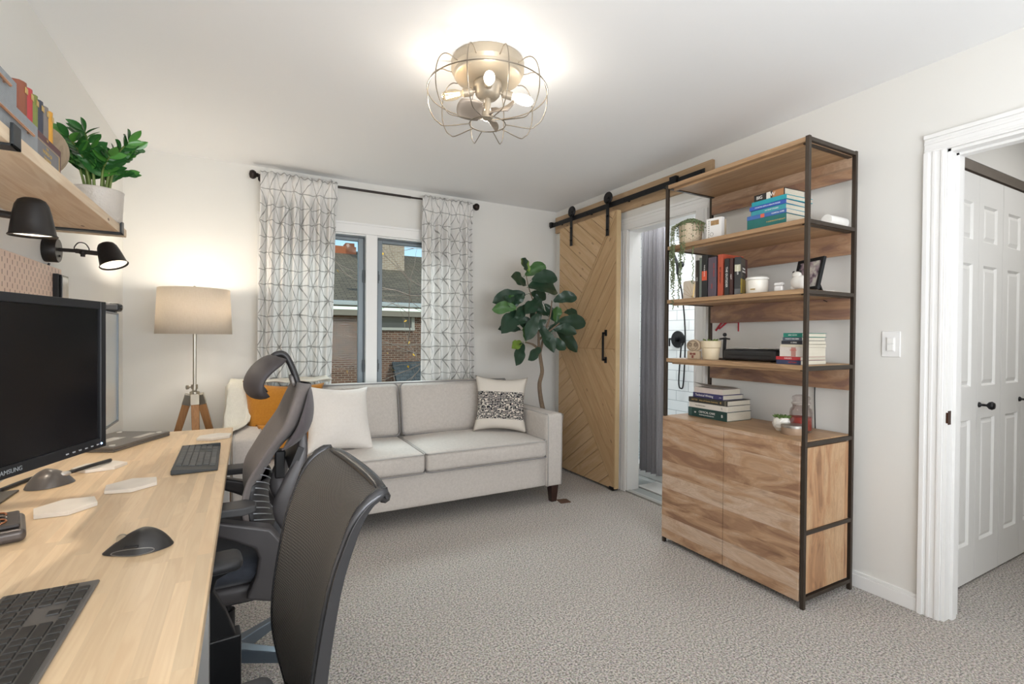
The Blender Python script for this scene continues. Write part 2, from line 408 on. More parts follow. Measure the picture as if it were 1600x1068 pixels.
def molding(y0, y1, z0, z1, outer):
    """flat casing with a raised outer band and a bead, on the right wall's room side; outer = -1/+1 side in Y, 0 = head"""
    m = MB().box(XR-.012, y0, z0, XR, y1, z1)
    if outer: 
        a = y1 if outer > 0 else y0
        m.box(XR-.021, a, z0, XR-.012, a-outer*.018, z1); m.box(XR-.016, a-outer*.030, z0, XR-.012, a-outer*.042, z1)
        b = y0 if outer > 0 else y1; m.box(XR-.015, b+outer*.008, z0, XR-.012, b+outer*.018, z1)
    else:
        m.box(XR-.021, y0, z1-.018, XR-.012, y1, z1); m.box(XR-.016, y0, z1-.042, XR-.012, y1, z1-.030); m.box(XR-.015, y0, z0+.008, XR-.012, y1, z0+.018)
    return m
S('trim_1', molding(BY1, BY1+.08, 0, BZ, 1), TRIM, bevel=.002)
S('trim_2', molding(BY0-.10, BY0, 0, BZ, -1), TRIM, bevel=.002)
S('trim_3', molding(BY0-.10, BY1+.08, BZ, BZ+.09, 0), TRIM, bevel=.002)
S('trim_4', MB().box(XR, BY1-.012, 0, XO, BY1, BZ).box(XR, BY0, 0, XO, BY0+.012, BZ).box(XR, BY0, BZ-.012, XO, BY1, BZ), TRIM)
S('trim_5', molding(HY1, HY1+.078, 0, HZ, 1), TRIM, bevel=.002)
S('trim_6', molding(YF+.3, HY1+.078, HZ, HZ+.078, 0), TRIM, bevel=.002)
_j = MB().box(XR, HY1-.014, 0, XO+.012, HY1, HZ).box(XR+.045, HY1-.026, 0, XR+.085, HY1-.014, HZ).box(XR, HY0, 0, XO, HY0+.014, HZ)
_j.box(XR, HY0, HZ-.014, XO+.012, HY1, HZ).box(XR+.045, HY0, HZ-.026, XR+.085, HY1, HZ-.014)
_j.box(XO, HY1-.01, 0, XO+.014, HY1+.06, HZ+.06).box(XO, HY0, HZ, XO+.014, HY1, HZ+.06)
S('trim_7', _j, TRIM, bevel=.0015)
def baseboard(name, x0, y0, x1, y1):
    S(name, MB().box(x0, y0, 0, x1, y1, .062).box(x0+(.004 if x1-x0 < .05 else 0), y0+(.004 if y1-y0 < .05 else 0), .062, x1, y1, .078), TRIM, bevel=.002)
baseboard('baseboard_right', XR-.014, HY1+.078, XR, BY0-.10)
baseboard('baseboard_corner', XR-.014, BY1+.08, XR, YB)
baseboard('baseboard_back', XL, YB-.014, XR, YB)
S('baseboard_left', MB().box(XL, YF, 0, XL+.014, YB-.014, .062).box(XL, YF, .062, XL+.010, YB-.014, .078), TRIM, bevel=.002)
# door strike in the hall jamb and the paint-free latch mark
_st = MB().box(XR+.004, HY1-.0165, .855, XR+.030, HY1-.014, .915).box(XR-.003, HY1-.0165, .862, XR+.004, HY1-.010, .908)
_st.build('strike_plate', mk('aged_bronze', '#4a2d20', .4, .7, var=.3, scale=90), bevel=.001, label='small aged bronze latch strike plate set in the white door jamb', cat='strike plate')
# light switch
_sw = E('light_switch', 'white double rocker light switch on wall right of bookshelf', 'light switch', (XR, 1.163, 1.20))
MB().box(-.006, -.038, -.060, 0, .038, .060).build('wall_plate', TRIM, _sw, bevel=.003)
MB().box(-.009, -.017, -.034, -.006, .017, .034).build('rocker_frame', TRIM, _sw, bevel=.001)
for _z in (.016, -.016): MB().box(-.013, -.0135, _z-.014, -.009, .0135, _z+.014).build('rocker', mk('switch_plastic', '#f4f3f0', .3, var=.01), _sw, bevel=.002)

# ---------------------------------------------------------------- window
SASH = mk('grey_window_sash', '#7d868c', .4, .2, var=.04, scale=20)
SASHD = mk('dark_window_gasket', '#4c5257', .5, var=.06, scale=20)
PANE = mk_glass('window_glass', '#f4faf8', .025)
_c = MB().box(WX0-.085, YB-.018, WZ1, WX1+.085, YB, WZ1+.085).box(WX0-.085, YB-.025, WZ1+.068, WX1+.085, YB-.018, WZ1+.085)
_c.box(WX0-.085, YB-.018, WZ0-.05, WX0, YB, WZ1).box(WX1, YB-.018, WZ0-.05, WX1+.085, YB, WZ1)
_c.box(WX0-.10, YB-.05, WZ0-.02, WX1+.10, YB, WZ0).box(WX0, YB, WZ0, WX0+.012, YB+.14, WZ1).box(WX1-.012, YB, WZ0, WX1, YB+.14, WZ1)
_c.box(WX0, YB, WZ1-.012, WX1, YB+.14, WZ1).box(WX0, YB, WZ0, WX1, YB+.14, WZ0+.012)
_c.box(.835, YB-.012, WZ0, .925, YB+.12, WZ1)
w = S('window_1', _c, TRIM, bevel=.002)
def sash(x0, x1, side):
    fr = MB(); t = .018
    y0, y1 = YB+.035, YB+.075
    for a, b2, c2, d in ((x0, x0+.05, WZ0+.012, WZ1-.012), (x1-.05, x1, WZ0+.012, WZ1-.012)): fr.box(a, y0, c2, b2, y1, d)
    fr.box(x0+.05, y0, WZ1-.05, x1-.05, y1, WZ1-.012).box(x0+.05, y0, WZ0+.012, x1-.05, y1, WZ0+.06)
    o = fr.build('sash_frame', SASH, w, bevel=.003)
    g = MB()
    g.box(x0+.006, y0-.006, WZ0+.02, x0+.014, y0, WZ1-.02).box(x1-.014, y0-.006, WZ0+.02, x1-.006, y0, WZ1-.02).box(x0+.006, y0-.006, WZ1-.028, x1-.006, y0, WZ1-.02)
    g.build('gasket', SASHD, o)
    MB().box(x0+.046, YB+.052, WZ0+.05, x1-.046, YB+.056, WZ1-.045).build('pane', PANE, o)
    hx = x1-.01 if side < 0 else x0+.01
    for z in (1.70, .98):
        h = MB().box(hx-.008, y0-.02, z-.05, hx+.008, y0, z+.05); h.box(hx-.006, y0-.028, z-.03, hx+.012*(-side)*-1, y0-.018, z+.02)
        h.build('sash_hinge', SASHD, o, bevel=.002)
sash(WX0+.012, .835, -1); sash(.925, WX1-.012, 1)

# ---------------------------------------------------------------- view outside
BRICK = mk_tiles('brown_brick', '#7d5a49', '#5f4438', '#9a8c7c', .118, .0385, .005, 'XZ', .9, bmp=.5, noise=.1)
SHING = mk_tiles('grey_brown_shingles', '#91866f', '#776c5c', '#50473e', .17, .062, .006, 'XY', .95, bmp=.6, noise=.25)
SHING2 = mk_tiles('dark_grey_shingles', '#5d6264', '#4a5052', '#3b4042', .13, .06, .004, 'XY', .95, bmp=.6, noise=.4)
nb = E('neighbour_house', 'brown brick house with a shingled roof seen through the window', 'house', (5.4, 16.2, -6.376)); nb.scale = (1.8, 1.8, 1.8)
MB().box(-7, 0, 0, 7, 5, 4.66).build('brick_wall', BRICK, nb)
_r = MB(); _r.prism([(-.2, 4.83), (3.3, 6.28), (3.3, 6.18), (-.2, 4.73)], -7, 7, Matrix(((0,0,1,0),(1,0,0,0),(0,1,0,0),(0,0,0,1)))); _r.build('roof', SHING, nb)
MB().box(-7, -.18, 4.58, 7, 0, 4.68).build('soffit', mk('soffit_paint', '#8f877a', .8), nb)
MB().box(-7, -.28, 4.745, 7, -.18, 4.83).build('gutter', mk('gutter_paint', '#b9bfbe', .5), nb, bevel=.02)
_ch = MB().box(-.44, 1.9, 5.4, .13, 2.6, 8.6)
_ch.build('chimney', mk_tiles('pale_chimney_brick', '#b3a08c', '#a08a76', '#c2b8a8', .118, .04, .006, 'XZ', .9, noise=.3), nb)
MB().box(-1.25, 3.0, 6.05, -.72, 3.5, 6.33).box(-.95, 3.05, 6.33, -.75, 3.4, 6.42).build('chimney', mk('sunlit_brick_tint', '#b06a4a', .9, var=.25, scale=30), nb, label='low brick chimney with sunlit orange put into its colour')  # orange of the sunlight is put into the brick colour
_wn = MB().box(-.90, -.05, 4.33, -.22, .02, 4.38).box(-.90, -.03, 4.38, -.86, .02, 4.58).box(-.28, -.03, 4.38, -.22, .02, 4.58)
_wf = _wn.build('house_window', mk('pale_window_trim', '#b8b5ab', .7), nb)
MB().box(-.86, -.01, 4.38, -.28, .02, 4.575).build('pane', mk('dark_window', '#4b4d50', .15, var=.3, scale=6), _wf)
MB().box(-1.15, -.02, 5.30, -1.0, .03, 5.4).build('roof_vent', mk('vent_grey', '#9a9a9a', .5), nb)
_lw = E('shed_roof', 'dark grey shingled low roof in front of the brick wall', 'roof', (5.4, 15.3, -6.376)); _lw.scale = (1.8, 1.8, 1.8)
_m = MB(); _m.prism([(-.9, 2.45), (.45, 3.75), (.45, 3.65), (-.9, 2.35)], -.65, 2.5, Matrix(((0,0,1,0),(1,0,0,0),(0,1,0,0),(0,0,0,1)))); _m.build('roof_slope', SHING2, _lw)
MB().box(-.6, -.75, 0, 2.4, .45, 2.5).build('brick_base', BRICK, _lw)
S('ground', MB().box(-30, YB+.5, -6.5, 40, 60, -6.4), mk('winter_lawn', '#8a8664', .95, var=.3, scale=3))
# bare tree with a few yellow leaves
def outside_tree():
    rnd = random.Random(11)
    t = E('bare_tree', 'bare autumn tree with thin branches and a few yellow leaves outside window', 'tree', (3.3, 6.3, -3.4))
    br = MB(); tips = []
    br.tube([(0, 0, 0), (.05, 0, 2.2), (0, .05, 4.2), (-.1, 0, 6.5)], [.10, .08, .06, .03], 8)
    def limb(p, d, L, r, dep):
        pts = [Vector(p)]; v = Vector(d).normalized()
        for k in range(5):
            v = (v+Vector((rnd.uniform(-.25, .25), rnd.uniform(-.25, .25), rnd.uniform(-.18, .22)))).normalized()
            pts.append(pts[-1]+v*L/5)
        br.tube(pts, [r*(1-.15*i) for i in range(6)], 4, cap=False)
        tips.extend(pts[2:])
        if dep > 0:
            for k in range(4):
                q = pts[1+k]; s = v+Vector((rnd.uniform(-.9, .9), rnd.uniform(-.6, .6), rnd.uniform(-.7, .8)))
                limb(q, s, L*.6, r*.55, dep-1)
    for z, dx in ((2.9, -1), (3.4, -1.1), (3.7, -.9), (4.2, -1.2), (4.6, -1), (5.0, -1.2), (5.5, -.8), (4.0, .8), (3.2, -.7)):
        limb((0, 0, z), (dx, rnd.uniform(-.4, .4), rnd.uniform(.0, .35)), rnd.uniform(1.5, 2.1), .013, 2)
    br.build('branches', mk('grey_bark', '#7d6c60', .9, var=.2), t)
    lf = MB()
    for k in range(95):
        p = rnd.choice(tips)+Vector((rnd.uniform(-.05, .05),)*3)
        if p.z > 4.4 and rnd.random() < .8: continue
        M = Matrix.Translation(p) @ Euler((rnd.uniform(0, 3), rnd.uniform(0, 3), rnd.uniform(0, 3))).to_matrix().to_4x4()
        lf.prism([(0, 0), (.02, .016), (.05, 0), (.02, -.016)], 0, .001, M)
    lf.build('yellow_leaves', mk('yellow_leaf', '#d8a52e', .7, var=.2), t, kind='stuff')
outside_tree()

# ---------------------------------------------------------------- barn door
PINE = dict(c1='#bc9567', c2='#a67d4d', dark='#6b4a2b')
def mk_pine(name, c1='#c09a6c', c2='#a67d50', sc=1.0):
    """pine boards; every face carries its own grain direction in the UVs"""
    return mk_wood(name, c1, c2, '#5e4128', 'X', scale=sc, across='Y', kind='UV', knots=.5, contrast=.9, rough=.6)
bd = E('barn_door', 'honey pine sliding barn door with chevron planks beside the bathroom doorway', 'door', (2.575, 3.01, .02))
DW, DH = .79, 2.21; MID = 1.11
def planks(region, ang, pw, seed, z0=0.0, thick=.012):
    """boards running at angle ang, clipped to region (list of half planes), y across the door, z up"""
    rnd = random.Random(seed); mb = MB(); uvl = mb.bm.loops.layers.uv.new('UVMap')
    ca, sa = math.cos(ang), math.sin(ang); g = .0022
    for k in range(-30, 30):
        a, b2 = k*pw+g, (k+1)*pw-g
        poly = [(-5*ca-a*sa, -5*sa+a*ca), (5*ca-a*sa, 5*sa+a*ca), (5*ca-b2*sa, 5*sa+b2*ca), (-5*ca-b2*sa, -5*sa+b2*ca)]
        for h in region:
            if poly: poly = clip(poly, *h)
        if len(poly) < 3: continue
        off = rnd.uniform(0, 40); th = thick+rnd.uniform(-.0004, .0004)
        n0 = len(mb.bm.faces)
        mb.prism(poly, 0, th, Matrix(((0, 0, -1, 0), (1, 0, 0, 0), (0, 1, 0, 0), (0, 0, 0, 1))))
        mb.bm.faces.ensure_lookup_table()
        for f in mb.bm.faces[n0:]:
            for lp in f.loops:
                y, z = lp.vert.co.y, lp.vert.co.z
                lp[uvl].uv = ((y*ca+z*sa)+off, (-y*sa+z*ca)+off*.37)
    return mb
sl = 1.40
full = [(-1, 0, 0), (1, 0, DW)]
up = full+[(0, -1, -MID-.002), (0, 1, DH)]; lo = full+[(0, 1, MID-.002), (0, -1, 0)]
# boundary in the upper half: z = DH - sl*y ; in the lower half: z = sl*y
n_ = math.hypot(sl, 1)
A1 = math.atan(-sl); A2 = math.atan(1/sl)
MB().box(.0, 0, 0, .028, DW, DH).build('core_panel', mk_pine('pine_core', '#a8865a', '#93703f'), bd)
_pm = [mk_pine('pine_boards_%s' % s, c, d) for s, c, d in (('light', '#d2b48e', '#b99468'), ('mid', '#c9a981', '#ae8a60'))]
planks(up+[(-sl, -1, -DH-.003)], A2, .115, 1).build('chevron_boards', _pm[0], bd)
planks(up+[(sl, 1, DH-.003)], A1, .105, 2).build('chevron_boards', _pm[1], bd)
planks(lo+[(-sl, 1, -.003)], -A2, .115, 3).build('chevron_boards', _pm[0], bd)
planks(lo+[(sl, -1, -.003)], -A1, .105, 4).build('chevron_boards', _pm[1], bd)
MB().box(-.012, -.012, 0, .028, 0, DH).build('edge_board', mk('pine_edge', '#cdb187', .6, var=.1, scale=12), bd, bevel=.001)
_h = MB().box(-.048, .105, 1.015, -.036, .120, 1.245); _h.box(-.048, .105, 1.015, -.010, .120, 1.03).box(-.048, .105, 1.23, -.010, .120, 1.245)
_h.box(-.016, .098, .995, -.011, .127, 1.045).box(-.016, .098, 1.215, -.011, .127, 1.265)
_h.build('pull_handle', BLACK, bd, bevel=.001)
MB().box(-.02, .0, -.012, .032, .05, .012).build('floor_guide', BLACK, bd, bevel=.001)
rail = E('barn_door_rail', 'flat black steel sliding rail bolted along the pine header board', 'rail', (2.58, 3.05, 2.29))
MB().box(-.012, -.88, -.02, -.004, .93, .02).build('track', BLACK, rail, bevel=.001)
for y in (-.85, -.5, -.12, .35, .80):
    MB().tube([(-.016, y, 0), (.0475, y, 0)], .008, 10).build('bolt', BLACK, rail)
MB().box(-.03, -.66, -.012, .0, -.60, .035).build('end_stop', BLACK, rail, bevel=.002)
MB().box(-.03, .885, -.012, 0, .915, .03).build('end_stop', BLACK, rail, bevel=.002)
_hb = MB().box(2.628, 2.16, 2.225, XR, 3.975, 2.375)
_hb.build('header_board', mk_wood('header_pine', '#c4a684', '#a88a68', '#6b4a2b', 'Y', scale=1.2, knots=.6), bevel=.002, label='long horizontal pine header board under the barn door rail', cat='board')
for y in (3.60, 3.10):
    hg = E('rail_hanger', 'black wheeled strap hanger at the %s end of the barn door' % ('far' if y > 3.5 else 'near'), 'hanger', (2.56, y, 2.06), 0, 'barn door hangers')
    MB().box(-.014, -.017, -.02, -.008, .017, .27).build('strap', BLACK, hg, bevel=.002)
    MB().lathe([(0, -.012), (.046, -.012), (.050, -.004), (.046, .004), (0, .004)], (0, 0, 0), 24, Matrix.Translation((-.002, 0, .285)) @ Matrix.Rotation(PI/2, 4, 'Y')).build('wheel', BLACK, hg, smooth=False)
    MB().lathe([(0, 0), (.020, 0), (.017, .008), (0, .008)], (0, 0, 0), 16, Matrix.Translation((-.014, 0, .27)) @ Matrix.Rotation(-PI/2, 4, 'Y')).build('wheel_cap', BLACK, hg)
    for z in (.03, .14): MB().lathe([(0, 0), (.009, 0), (.009, .008), (0, .010)], (0, 0, 0), 6, Matrix.Translation((-.014, 0, z)) @ Matrix.Rotation(-PI/2, 4, 'Y')).build('bolt', BLACK, hg)

# ---------------------------------------------------------------- bathroom
BX = 3.78
SUB = mk_tiles('subway_tile', '#f3f5f4', '#eef1f1', '#b9bec0', .305, .10, .003, 'YZ', .15, bmp=.3)
S('wall_bathroom_far', MB().box(BX, 1.6, 0, BX+.1, 4.3, HC), SUB)
S('wall_bathroom_back', MB().box(XO, 4.2, 0, BX, 4.3, HC), mk_tiles('subway_tile_x', '#f3f5f4', '#eef1f1', '#b9bec0', .305, .10, .003, 'XZ', .15, bmp=.3))
S('wall_bathroom_near', MB().box(XO, 1.6, 0, BX, 1.7, HC), WHITE)
S('floor_bathroom', MB().box(XO-.12, 1.7, .0, BX, 4.2, .008), mk_tiles('grey_floor_tile', '#a4a8a6', '#999d9b', '#c4c6c4', .6, .3, .004, 'YX', .4))
S('trim_8', MB().box(XR-.005, BY0, .0, XR+.03, BY1, .012), mk('threshold', '#a9a8a2', .5))
# star tile band: pale field with blue eight-pointed stars
def star(mb, cy, cz, r, M):
    pts = []
    for k in range(16):
        rr = r if k % 2 == 0 else r*.48
        pts.append((cy+rr*math.cos(PI*k/8+PI/8*0), cz+rr*math.sin(PI*k/8)))
    mb.prism(pts, 0, .0015, M)
_b = S('trim_9', MB().box(BX-.012, 3.66, 0, BX, 3.86, HC), mk_tiles('star_field_tile', '#e4e8e6', '#dde3e2', '#bfc5c6', .2, .2, .003, 'YZ', .2))
_ms = MB()
_MS = Matrix(((0, 0, -1, BX-.012), (1, 0, 0, 0), (0, 1, 0, 0), (0, 0, 0, 1)))
for k in range(12): star(_ms, 3.76, .12+.2*k, .096, _MS)
_ms.build('star_tiles', mk('star_tile_blue', '#5f7f90', .25, var=.25, scale=30), _b)
cu_ = E('shower_curtain', 'gathered charcoal grey shower curtain hanging inside the bathroom doorway', 'curtain', (2.97, 3.03, 0))
CURT = mk_weave('grey_curtain_cloth', '#aaa8ad', '#9a989d', 700)
def sc_fn(u, v):
    wdt = .115+.02*(1-v); y = (u-.5)*2*wdt; ph = u*2*PI*4.5
    return Vector((.035*math.sin(ph)*(.8+.4*(1-v))+.012*math.sin(3*ph+1), y+.012*math.sin(2*ph)-(1-v)*.02, .10+v*2.13))
MB().grid(sc_fn, 90, 24).build('cloth', CURT, cu_, smooth=True, solid=.002)
MB().tube([(0, -.68, 2.26), (0, 1.22, 2.26)], .012, 12).build('curtain_rod', BLACK, cu_)
for k in range(6): MB().tube([(.018*math.cos(a), -.11+.044*k, 2.25+.022*math.sin(a)) for a in [i*PI/6 for i in range(12)]], .002, 6, closed=True).build('ring', BLACK, cu_)
sv = E('shower_valve', 'round matte black shower valve on white subway tile wall', 'shower valve', (BX, 3.49, 1.21))
_RY = Matrix.Rotation(-PI/2, 4, 'Y')
MB().lathe([(0, 0), (.085, 0), (.085, .008), (.08, .012), (0, .012)], (0,0,0), 40, _RY).build('trim_plate', BLACK, sv)
MB().lathe([(0, .012), (.024, .012), (.022, .06), (0, .062)], (0,0,0), 20, _RY).build('hub', BLACK, sv)
MB().box(-.06, -.01, -.005, -.045, .07, .012).box(-.06, .055, -.07, -.048, .07, .01).build('lever', BLACK, sv, bevel=.003)
hs = E('hand_shower', 'matte black hand shower with a hanging looped hose', 'hand shower', (BX, 3.45, 1.95))
MB().lathe([(0, 0), (.03, 0), (.03, .01), (.014, .02), (.014, .06), (0, .06)], (0,0,0), 20, _RY).build('wall_bracket', BLACK, hs)
MB().tube(smooth_path([(-.06, 0, -.10), (-.07, .0, 0), (-.09, .03, .10), (-.13, .07, .16)]), .013, 10).ball((-.15, .09, .16), .05, 16, (.5, 1, 1)).build('handset', BLACK, hs, smooth=True)
MB().tube(smooth_path([(-.06, 0, -.10), (-.05, -.05, -.30), (-.04, -.085, -.7), (-.04, -.07, -1.15), (-.04, -.04, -1.22), (-.04, -.01, -1.15), (-.03, -.03, -.78)]), .007, 8).build('hose', BLACK, hs, smooth=True)
_cb = S('trim_10', MB().box(3.06, 1.7, 0.008, 3.16, 4.2, .11), TRIM, bevel=.004)
S('floor_shower', MB().box(3.16, 1.7, .008, BX, 4.2, .03), mk_tiles('blue_mosaic', '#6d8793', '#8ba0a8', '#d5dadb', .05, .05, .006, 'YX', .3))
_mt = MB().box(2.80, 2.55, .008, 3.02, 3.00, .022)
_mt.build('bath_mat', mk('white_pile', '#e6e5e1', 1, var=.05, scale=300, bmp=1, bscale=400, bdist=.01), bevel=.006, label='white fluffy bath mat on the grey bathroom floor', cat='bath mat')

# ---------------------------------------------------------------- hall with closet
CY = 1.05
S('wall_hall_closet', MB().box(XO, CY+.06, 2.10, 5.0, CY+.16, HC).box(XO, CY+.06, 0, 2.90, CY+.16, 2.10).box(2.90, CY+.5, 0, 5.0, CY+.55, 2.10), WHITE)
S('wall_hall_side', MB().box(4.9, YF, 0, 5.0, CY+.5, HC), WHITE)
S('trim_11', MB().box(XO, CY+.0, 0, 2.925, CY+.06, 2.06).box(XO, CY, 2.06+.055, 5.0, CY+.06, HC), WHITE, bevel=.001)
_tk = E('closet_door_track', 'dark bronze overhead track above the white bifold closet doors', 'track', (2.93, CY, 2.06))
MB().box(0, -.004, .0, 1.97, .05, .05).build('track_channel', mk('taupe_track', '#7b7269', .5, .3), _tk, bevel=.002)
MB().box(0, .004, -.015, 1.97, .045, .0).build('track_slot', mk('dark_slot', '#3a2c22', .6), _tk)
DOORW = mk('white_door_paint', '#eeedea', .45, var=.01, scale=10)
def leaf(x0, x1, parent, panels_at):
    """moulded door leaf: stiles and rails around sunk, bevelled raised panels"""
    w2 = x1-x0; f = MB(); st = .062
    rows = [(.20, .825), (.99, 1.60), (1.72, 1.905)]
    f.box(x0, 0, .012, x1, .03, 2.045)
    fr = MB()
    pts = [.012]+[z for r in rows for z in r]+[2.045]
    px0, px1 = x0+panels_at[0], x0+panels_at[1]
    y = -.006
    fr.box(x0, y, .012, px0, 0, 2.045).box(px1, y, .012, x1, 0, 2.045)
    for a, b2 in ((.012, .20), (.825, .99), (1.60, 1.72), (1.905, 2.045)): fr.box(px0, y, a, px1, 0, b2)
    for z0, z1 in rows:      # sloped ovolo and raised field
        e = .018
        o = [(px0, z0), (px1, z0), (px1, z1), (px0, z1)]; i1 = [(px0+e*.5, z0+e*.5), (px1-e*.5, z0+e*.5), (px1-e*.5, z1-e*.5), (px0+e*.5, z1-e*.5)]
        i2 = [(px0+e*1.6, z0+e*1.6), (px1-e*1.6, z0+e*1.6), (px1-e*1.6, z1-e*1.6), (px0+e*1.6, z1-e*1.6)]
        for A, B, ya, yb in ((o, i1, -.006, .006), (i1, i2, .006, -.003)):
            for k in range(4):
                q = (k+1) % 4; fr.face([(A[k][0], ya, A[k][1]), (A[q][0], ya, A[q][1]), (B[q][0], yb, B[q][1]), (B[k][0], yb, B[k][1])])
        fr.face([(p[0], -.003, p[1]) for p in i2])
    core = MB().box(x0, .006, .012, x1, .03, 2.045)
    for v in fr.bm.verts: pass
    core.build('door_leaf', DOORW, parent); lf = fr.build('panel_moulding', DOORW, parent)
for i, (x0, x1, x2, kn) in enumerate(((2.93, 3.238, 3.535, 3.266), (3.539, 3.83, 4.13, 3.80), (4.134, 4.43, 4.72, None))):
    d = E('bifold_door', ('white six-panel bifold closet door nearest the door jamb', 'white six-panel bifold closet door second from the jamb, at the picture edge', 'white six-panel bifold closet door farthest along the hall')[i], 'door', (0, CY, 0), 0, 'bifold closet doors')
    leaf(x0, x1-.002, d, (.068, .068+.17)); leaf(x1, x2, d, (.055, .055+.17))
    if kn:
        k = MB().lathe([(0, 0), (.014, 0), (.012, .006), (.006, .010), (.006, .030), (.018, .040), (.021, .050), (.015, .060), (0, .062)], (0,0,0), 20, Matrix.Translation((kn, -.006, .895)) @ Matrix.Rotation(PI/2, 4, 'X'))
        k.build('knob', BLACK, d, smooth=True)

# ================================================================ BOOKSHELF
MANGO = lambda nm, c1, c2, ax, pl, ac, **k: mk_wood(nm, c1, c2, '#5b3a22', ax, plank=pl, across=ac, **k)
SHW = mk_wood('shelf_mango_wood', '#c5a17c', '#8f6d51', '#5b3a22', 'Y', plank=.13, across='X', scale=1.3, rough=.45, shade=.12, contrast=.8)
BKW = mk_mango('back_board_mango', 'Y', 'Z', .6, ('#c9ab90', '#b08a6c', '#8a6a5c', '#bb9a7e'), .35)
DRW = mk_mango('door_mango_planks', 'Y', 'Z', .082)
SDW = mk_mango('side_mango_planks', 'Z', 'X', .088, ('#d2ae88', '#c0926a', '#8f6a4e', '#c9a37c'), 1.0)
SX0, SX1, SY0, SY1 = 2.20, 2.602, 1.290, 2.140
shf = E('bookshelf_cabinet', 'tall mango wood and dark steel bookshelf with two-door cabinet against the right wall', 'bookshelf', ((SX0+SX1)/2, (SY0+SY1)/2, 0))
ox, oy = (SX0+SX1)/2, (SY0+SY1)/2
def sb(x0, y0, z0, x1, y1, z1): return MB().box(x0-ox, y0-oy, z0, x1-ox, y1-oy, z1)
P_ = .018
TOPS = (2.130, 1.765, 1.448, 1.102)
for x in (SX0, SX1-P_):
    for y in (SY0, SY1-P_): sb(x, y, 0, x+P_, y+P_, 2.132).build('post', BRONZE, shf, bevel=.0015)
for i, z in enumerate(TOPS):
    sb(SX0+.002, SY0+P_, z-.022, SX1, SY1-P_*0-.002 if False else SY1-P_, z).build('shelf_board', SHW, shf, bevel=.002)
    for y in (SY0, SY1-P_):
        zz = z-.002 if i == 0 else z-.004
        sb(SX0+P_, y+.001, zz-P_, SX1-P_, y+P_-.001, zz).build('side_rail', BRONZE, shf, bevel=.001)
    for y in (SY0+P_, SY1-P_-.02):
        br = sb(SX0+P_, y, z-.027, SX1-P_, y+.02, z-.022)
        br.build('shelf_bracket', BRONZE, shf)
    sb(SX0+.03, SY0+P_+.02, z-.034, SX0+.045, SY1-P_-.02, z-.0225).build('shelf_lip', SHW, shf)
    sb(SX1-.020, SY0+P_, z-.130, SX1-.004, SY1-P_, z-.0225).build('back_board', BKW, shf, bevel=.001)
for z in (.752, .352, .055):
    for y in (SY0, SY1-P_):
        sb(SX0+P_, y+.001, z-P_, SX1-P_, y+P_-.001, z).build('side_rail', BRONZE, shf, bevel=.001)
CT = .757
sb(SX0+.002, SY0+P_, CT-.022, SX1-.002, SY1-P_*.0-.001, CT).build('cabinet_top', SHW, shf, bevel=.002)
sb(SX0+.030, SY0+.010, .062, SX1-.030, SY0+.028, CT-.03).build('side_panel', SDW, shf)
sb(SX0+.030, SY1-.022, .062, SX1-.030, SY1-.006, CT-.03).build('side_panel', SDW, shf)
sb(SX0+.03, SY0+.03, .045, SX1-.03, SY1-.03, .062).build('cabinet_floor', BKW, shf)
sb(SX1-.03, SY0+.03, .062, SX1-.02, SY1-.03, CT-.022).build('cabinet_back', BKW, shf)
ym = SY0+.424
sb(SX0-.004, SY0+P_+.004, .032, SX0+.016, ym-.0015, CT-.002).build('cabinet_door', DRW, shf, bevel=.0015)
sb(SX0-.004, ym+.0015, .032, SX0+.016, SY1, CT-.002).build('cabinet_door', DRW, shf, bevel=.0015)

# ---------------------------------------------------------------- books
INKW = mk('ink_white', '#f2f0ea', .6); INKG = mk('ink_gold', '#cfae6a', .4, .4); INKK = mk('ink_black', '#15151a', .6); INKR = mk('ink_red', '#c23a2c', .6)
def cov(c, rough=.45): return mk('cover_'+c.strip('#'), c, rough, var=.07, scale=60)
BOOKS = 'books lying in the '
def book(label, L, D, T, loc, col, rotz=0, stand=False, soft=False, marks=(), group=None, spine_bands=()):
    """spine at x=0 facing -x. lying: L along y, T up.  standing: T along y, L up."""
    o = E('book', label, 'book', loc, rotz, group); c = .0012 if soft else .0026; ov = 0 if soft else .003
    cm = cov(col)
    if stand:
        MB().box(0, -T/2, 0, c, T/2, L).box(c, -T/2, 0, D, -T/2+c, L).box(c, T/2-c, 0, D, T/2, L).build('cover', cm, o, bevel=.0008)
        MB().box(c, -T/2+c, ov, D-ov, T/2-c, L-ov).build('pages', PAGE, o)
        MM = plane_M((-.0004, 0, L/2), (0, 0, -1), (0, -1, 0))   # reads from top to bottom
    else:
        MB().box(0, -L/2, 0, c, L/2, T).box(c, -L/2, 0, D, L/2, c).box(c, -L/2, T-c, D, L/2, T).build('cover', cm, o, bevel=.0008)
        MB().box(c, -L/2+ov, c, D-ov, L/2-ov, T-c).build('pages', PAGE, o)
        MM = plane_M((-.0004, 0, T/2), (0, -1, 0), (0, 0, 1))
    for (s, size, off, m, dz) in marks:
        text(s, size, m, o, MM @ Matrix.Translation((off, dz, 0)))
    for k, (a, b2, colr) in enumerate(spine_bands):     # coloured bands along the spine, fractions of its length
        if stand: MB().box(-.0006, -T/2+.001, a*L, 0, T/2-.001, b2*L).build('spine_band', cov(colr), o)
        else: MB().box(-.0006, (.5-b2)*L, .001, 0, (.5-a)*L, T-.001).build('spine_band', cov(colr), o)
    return o
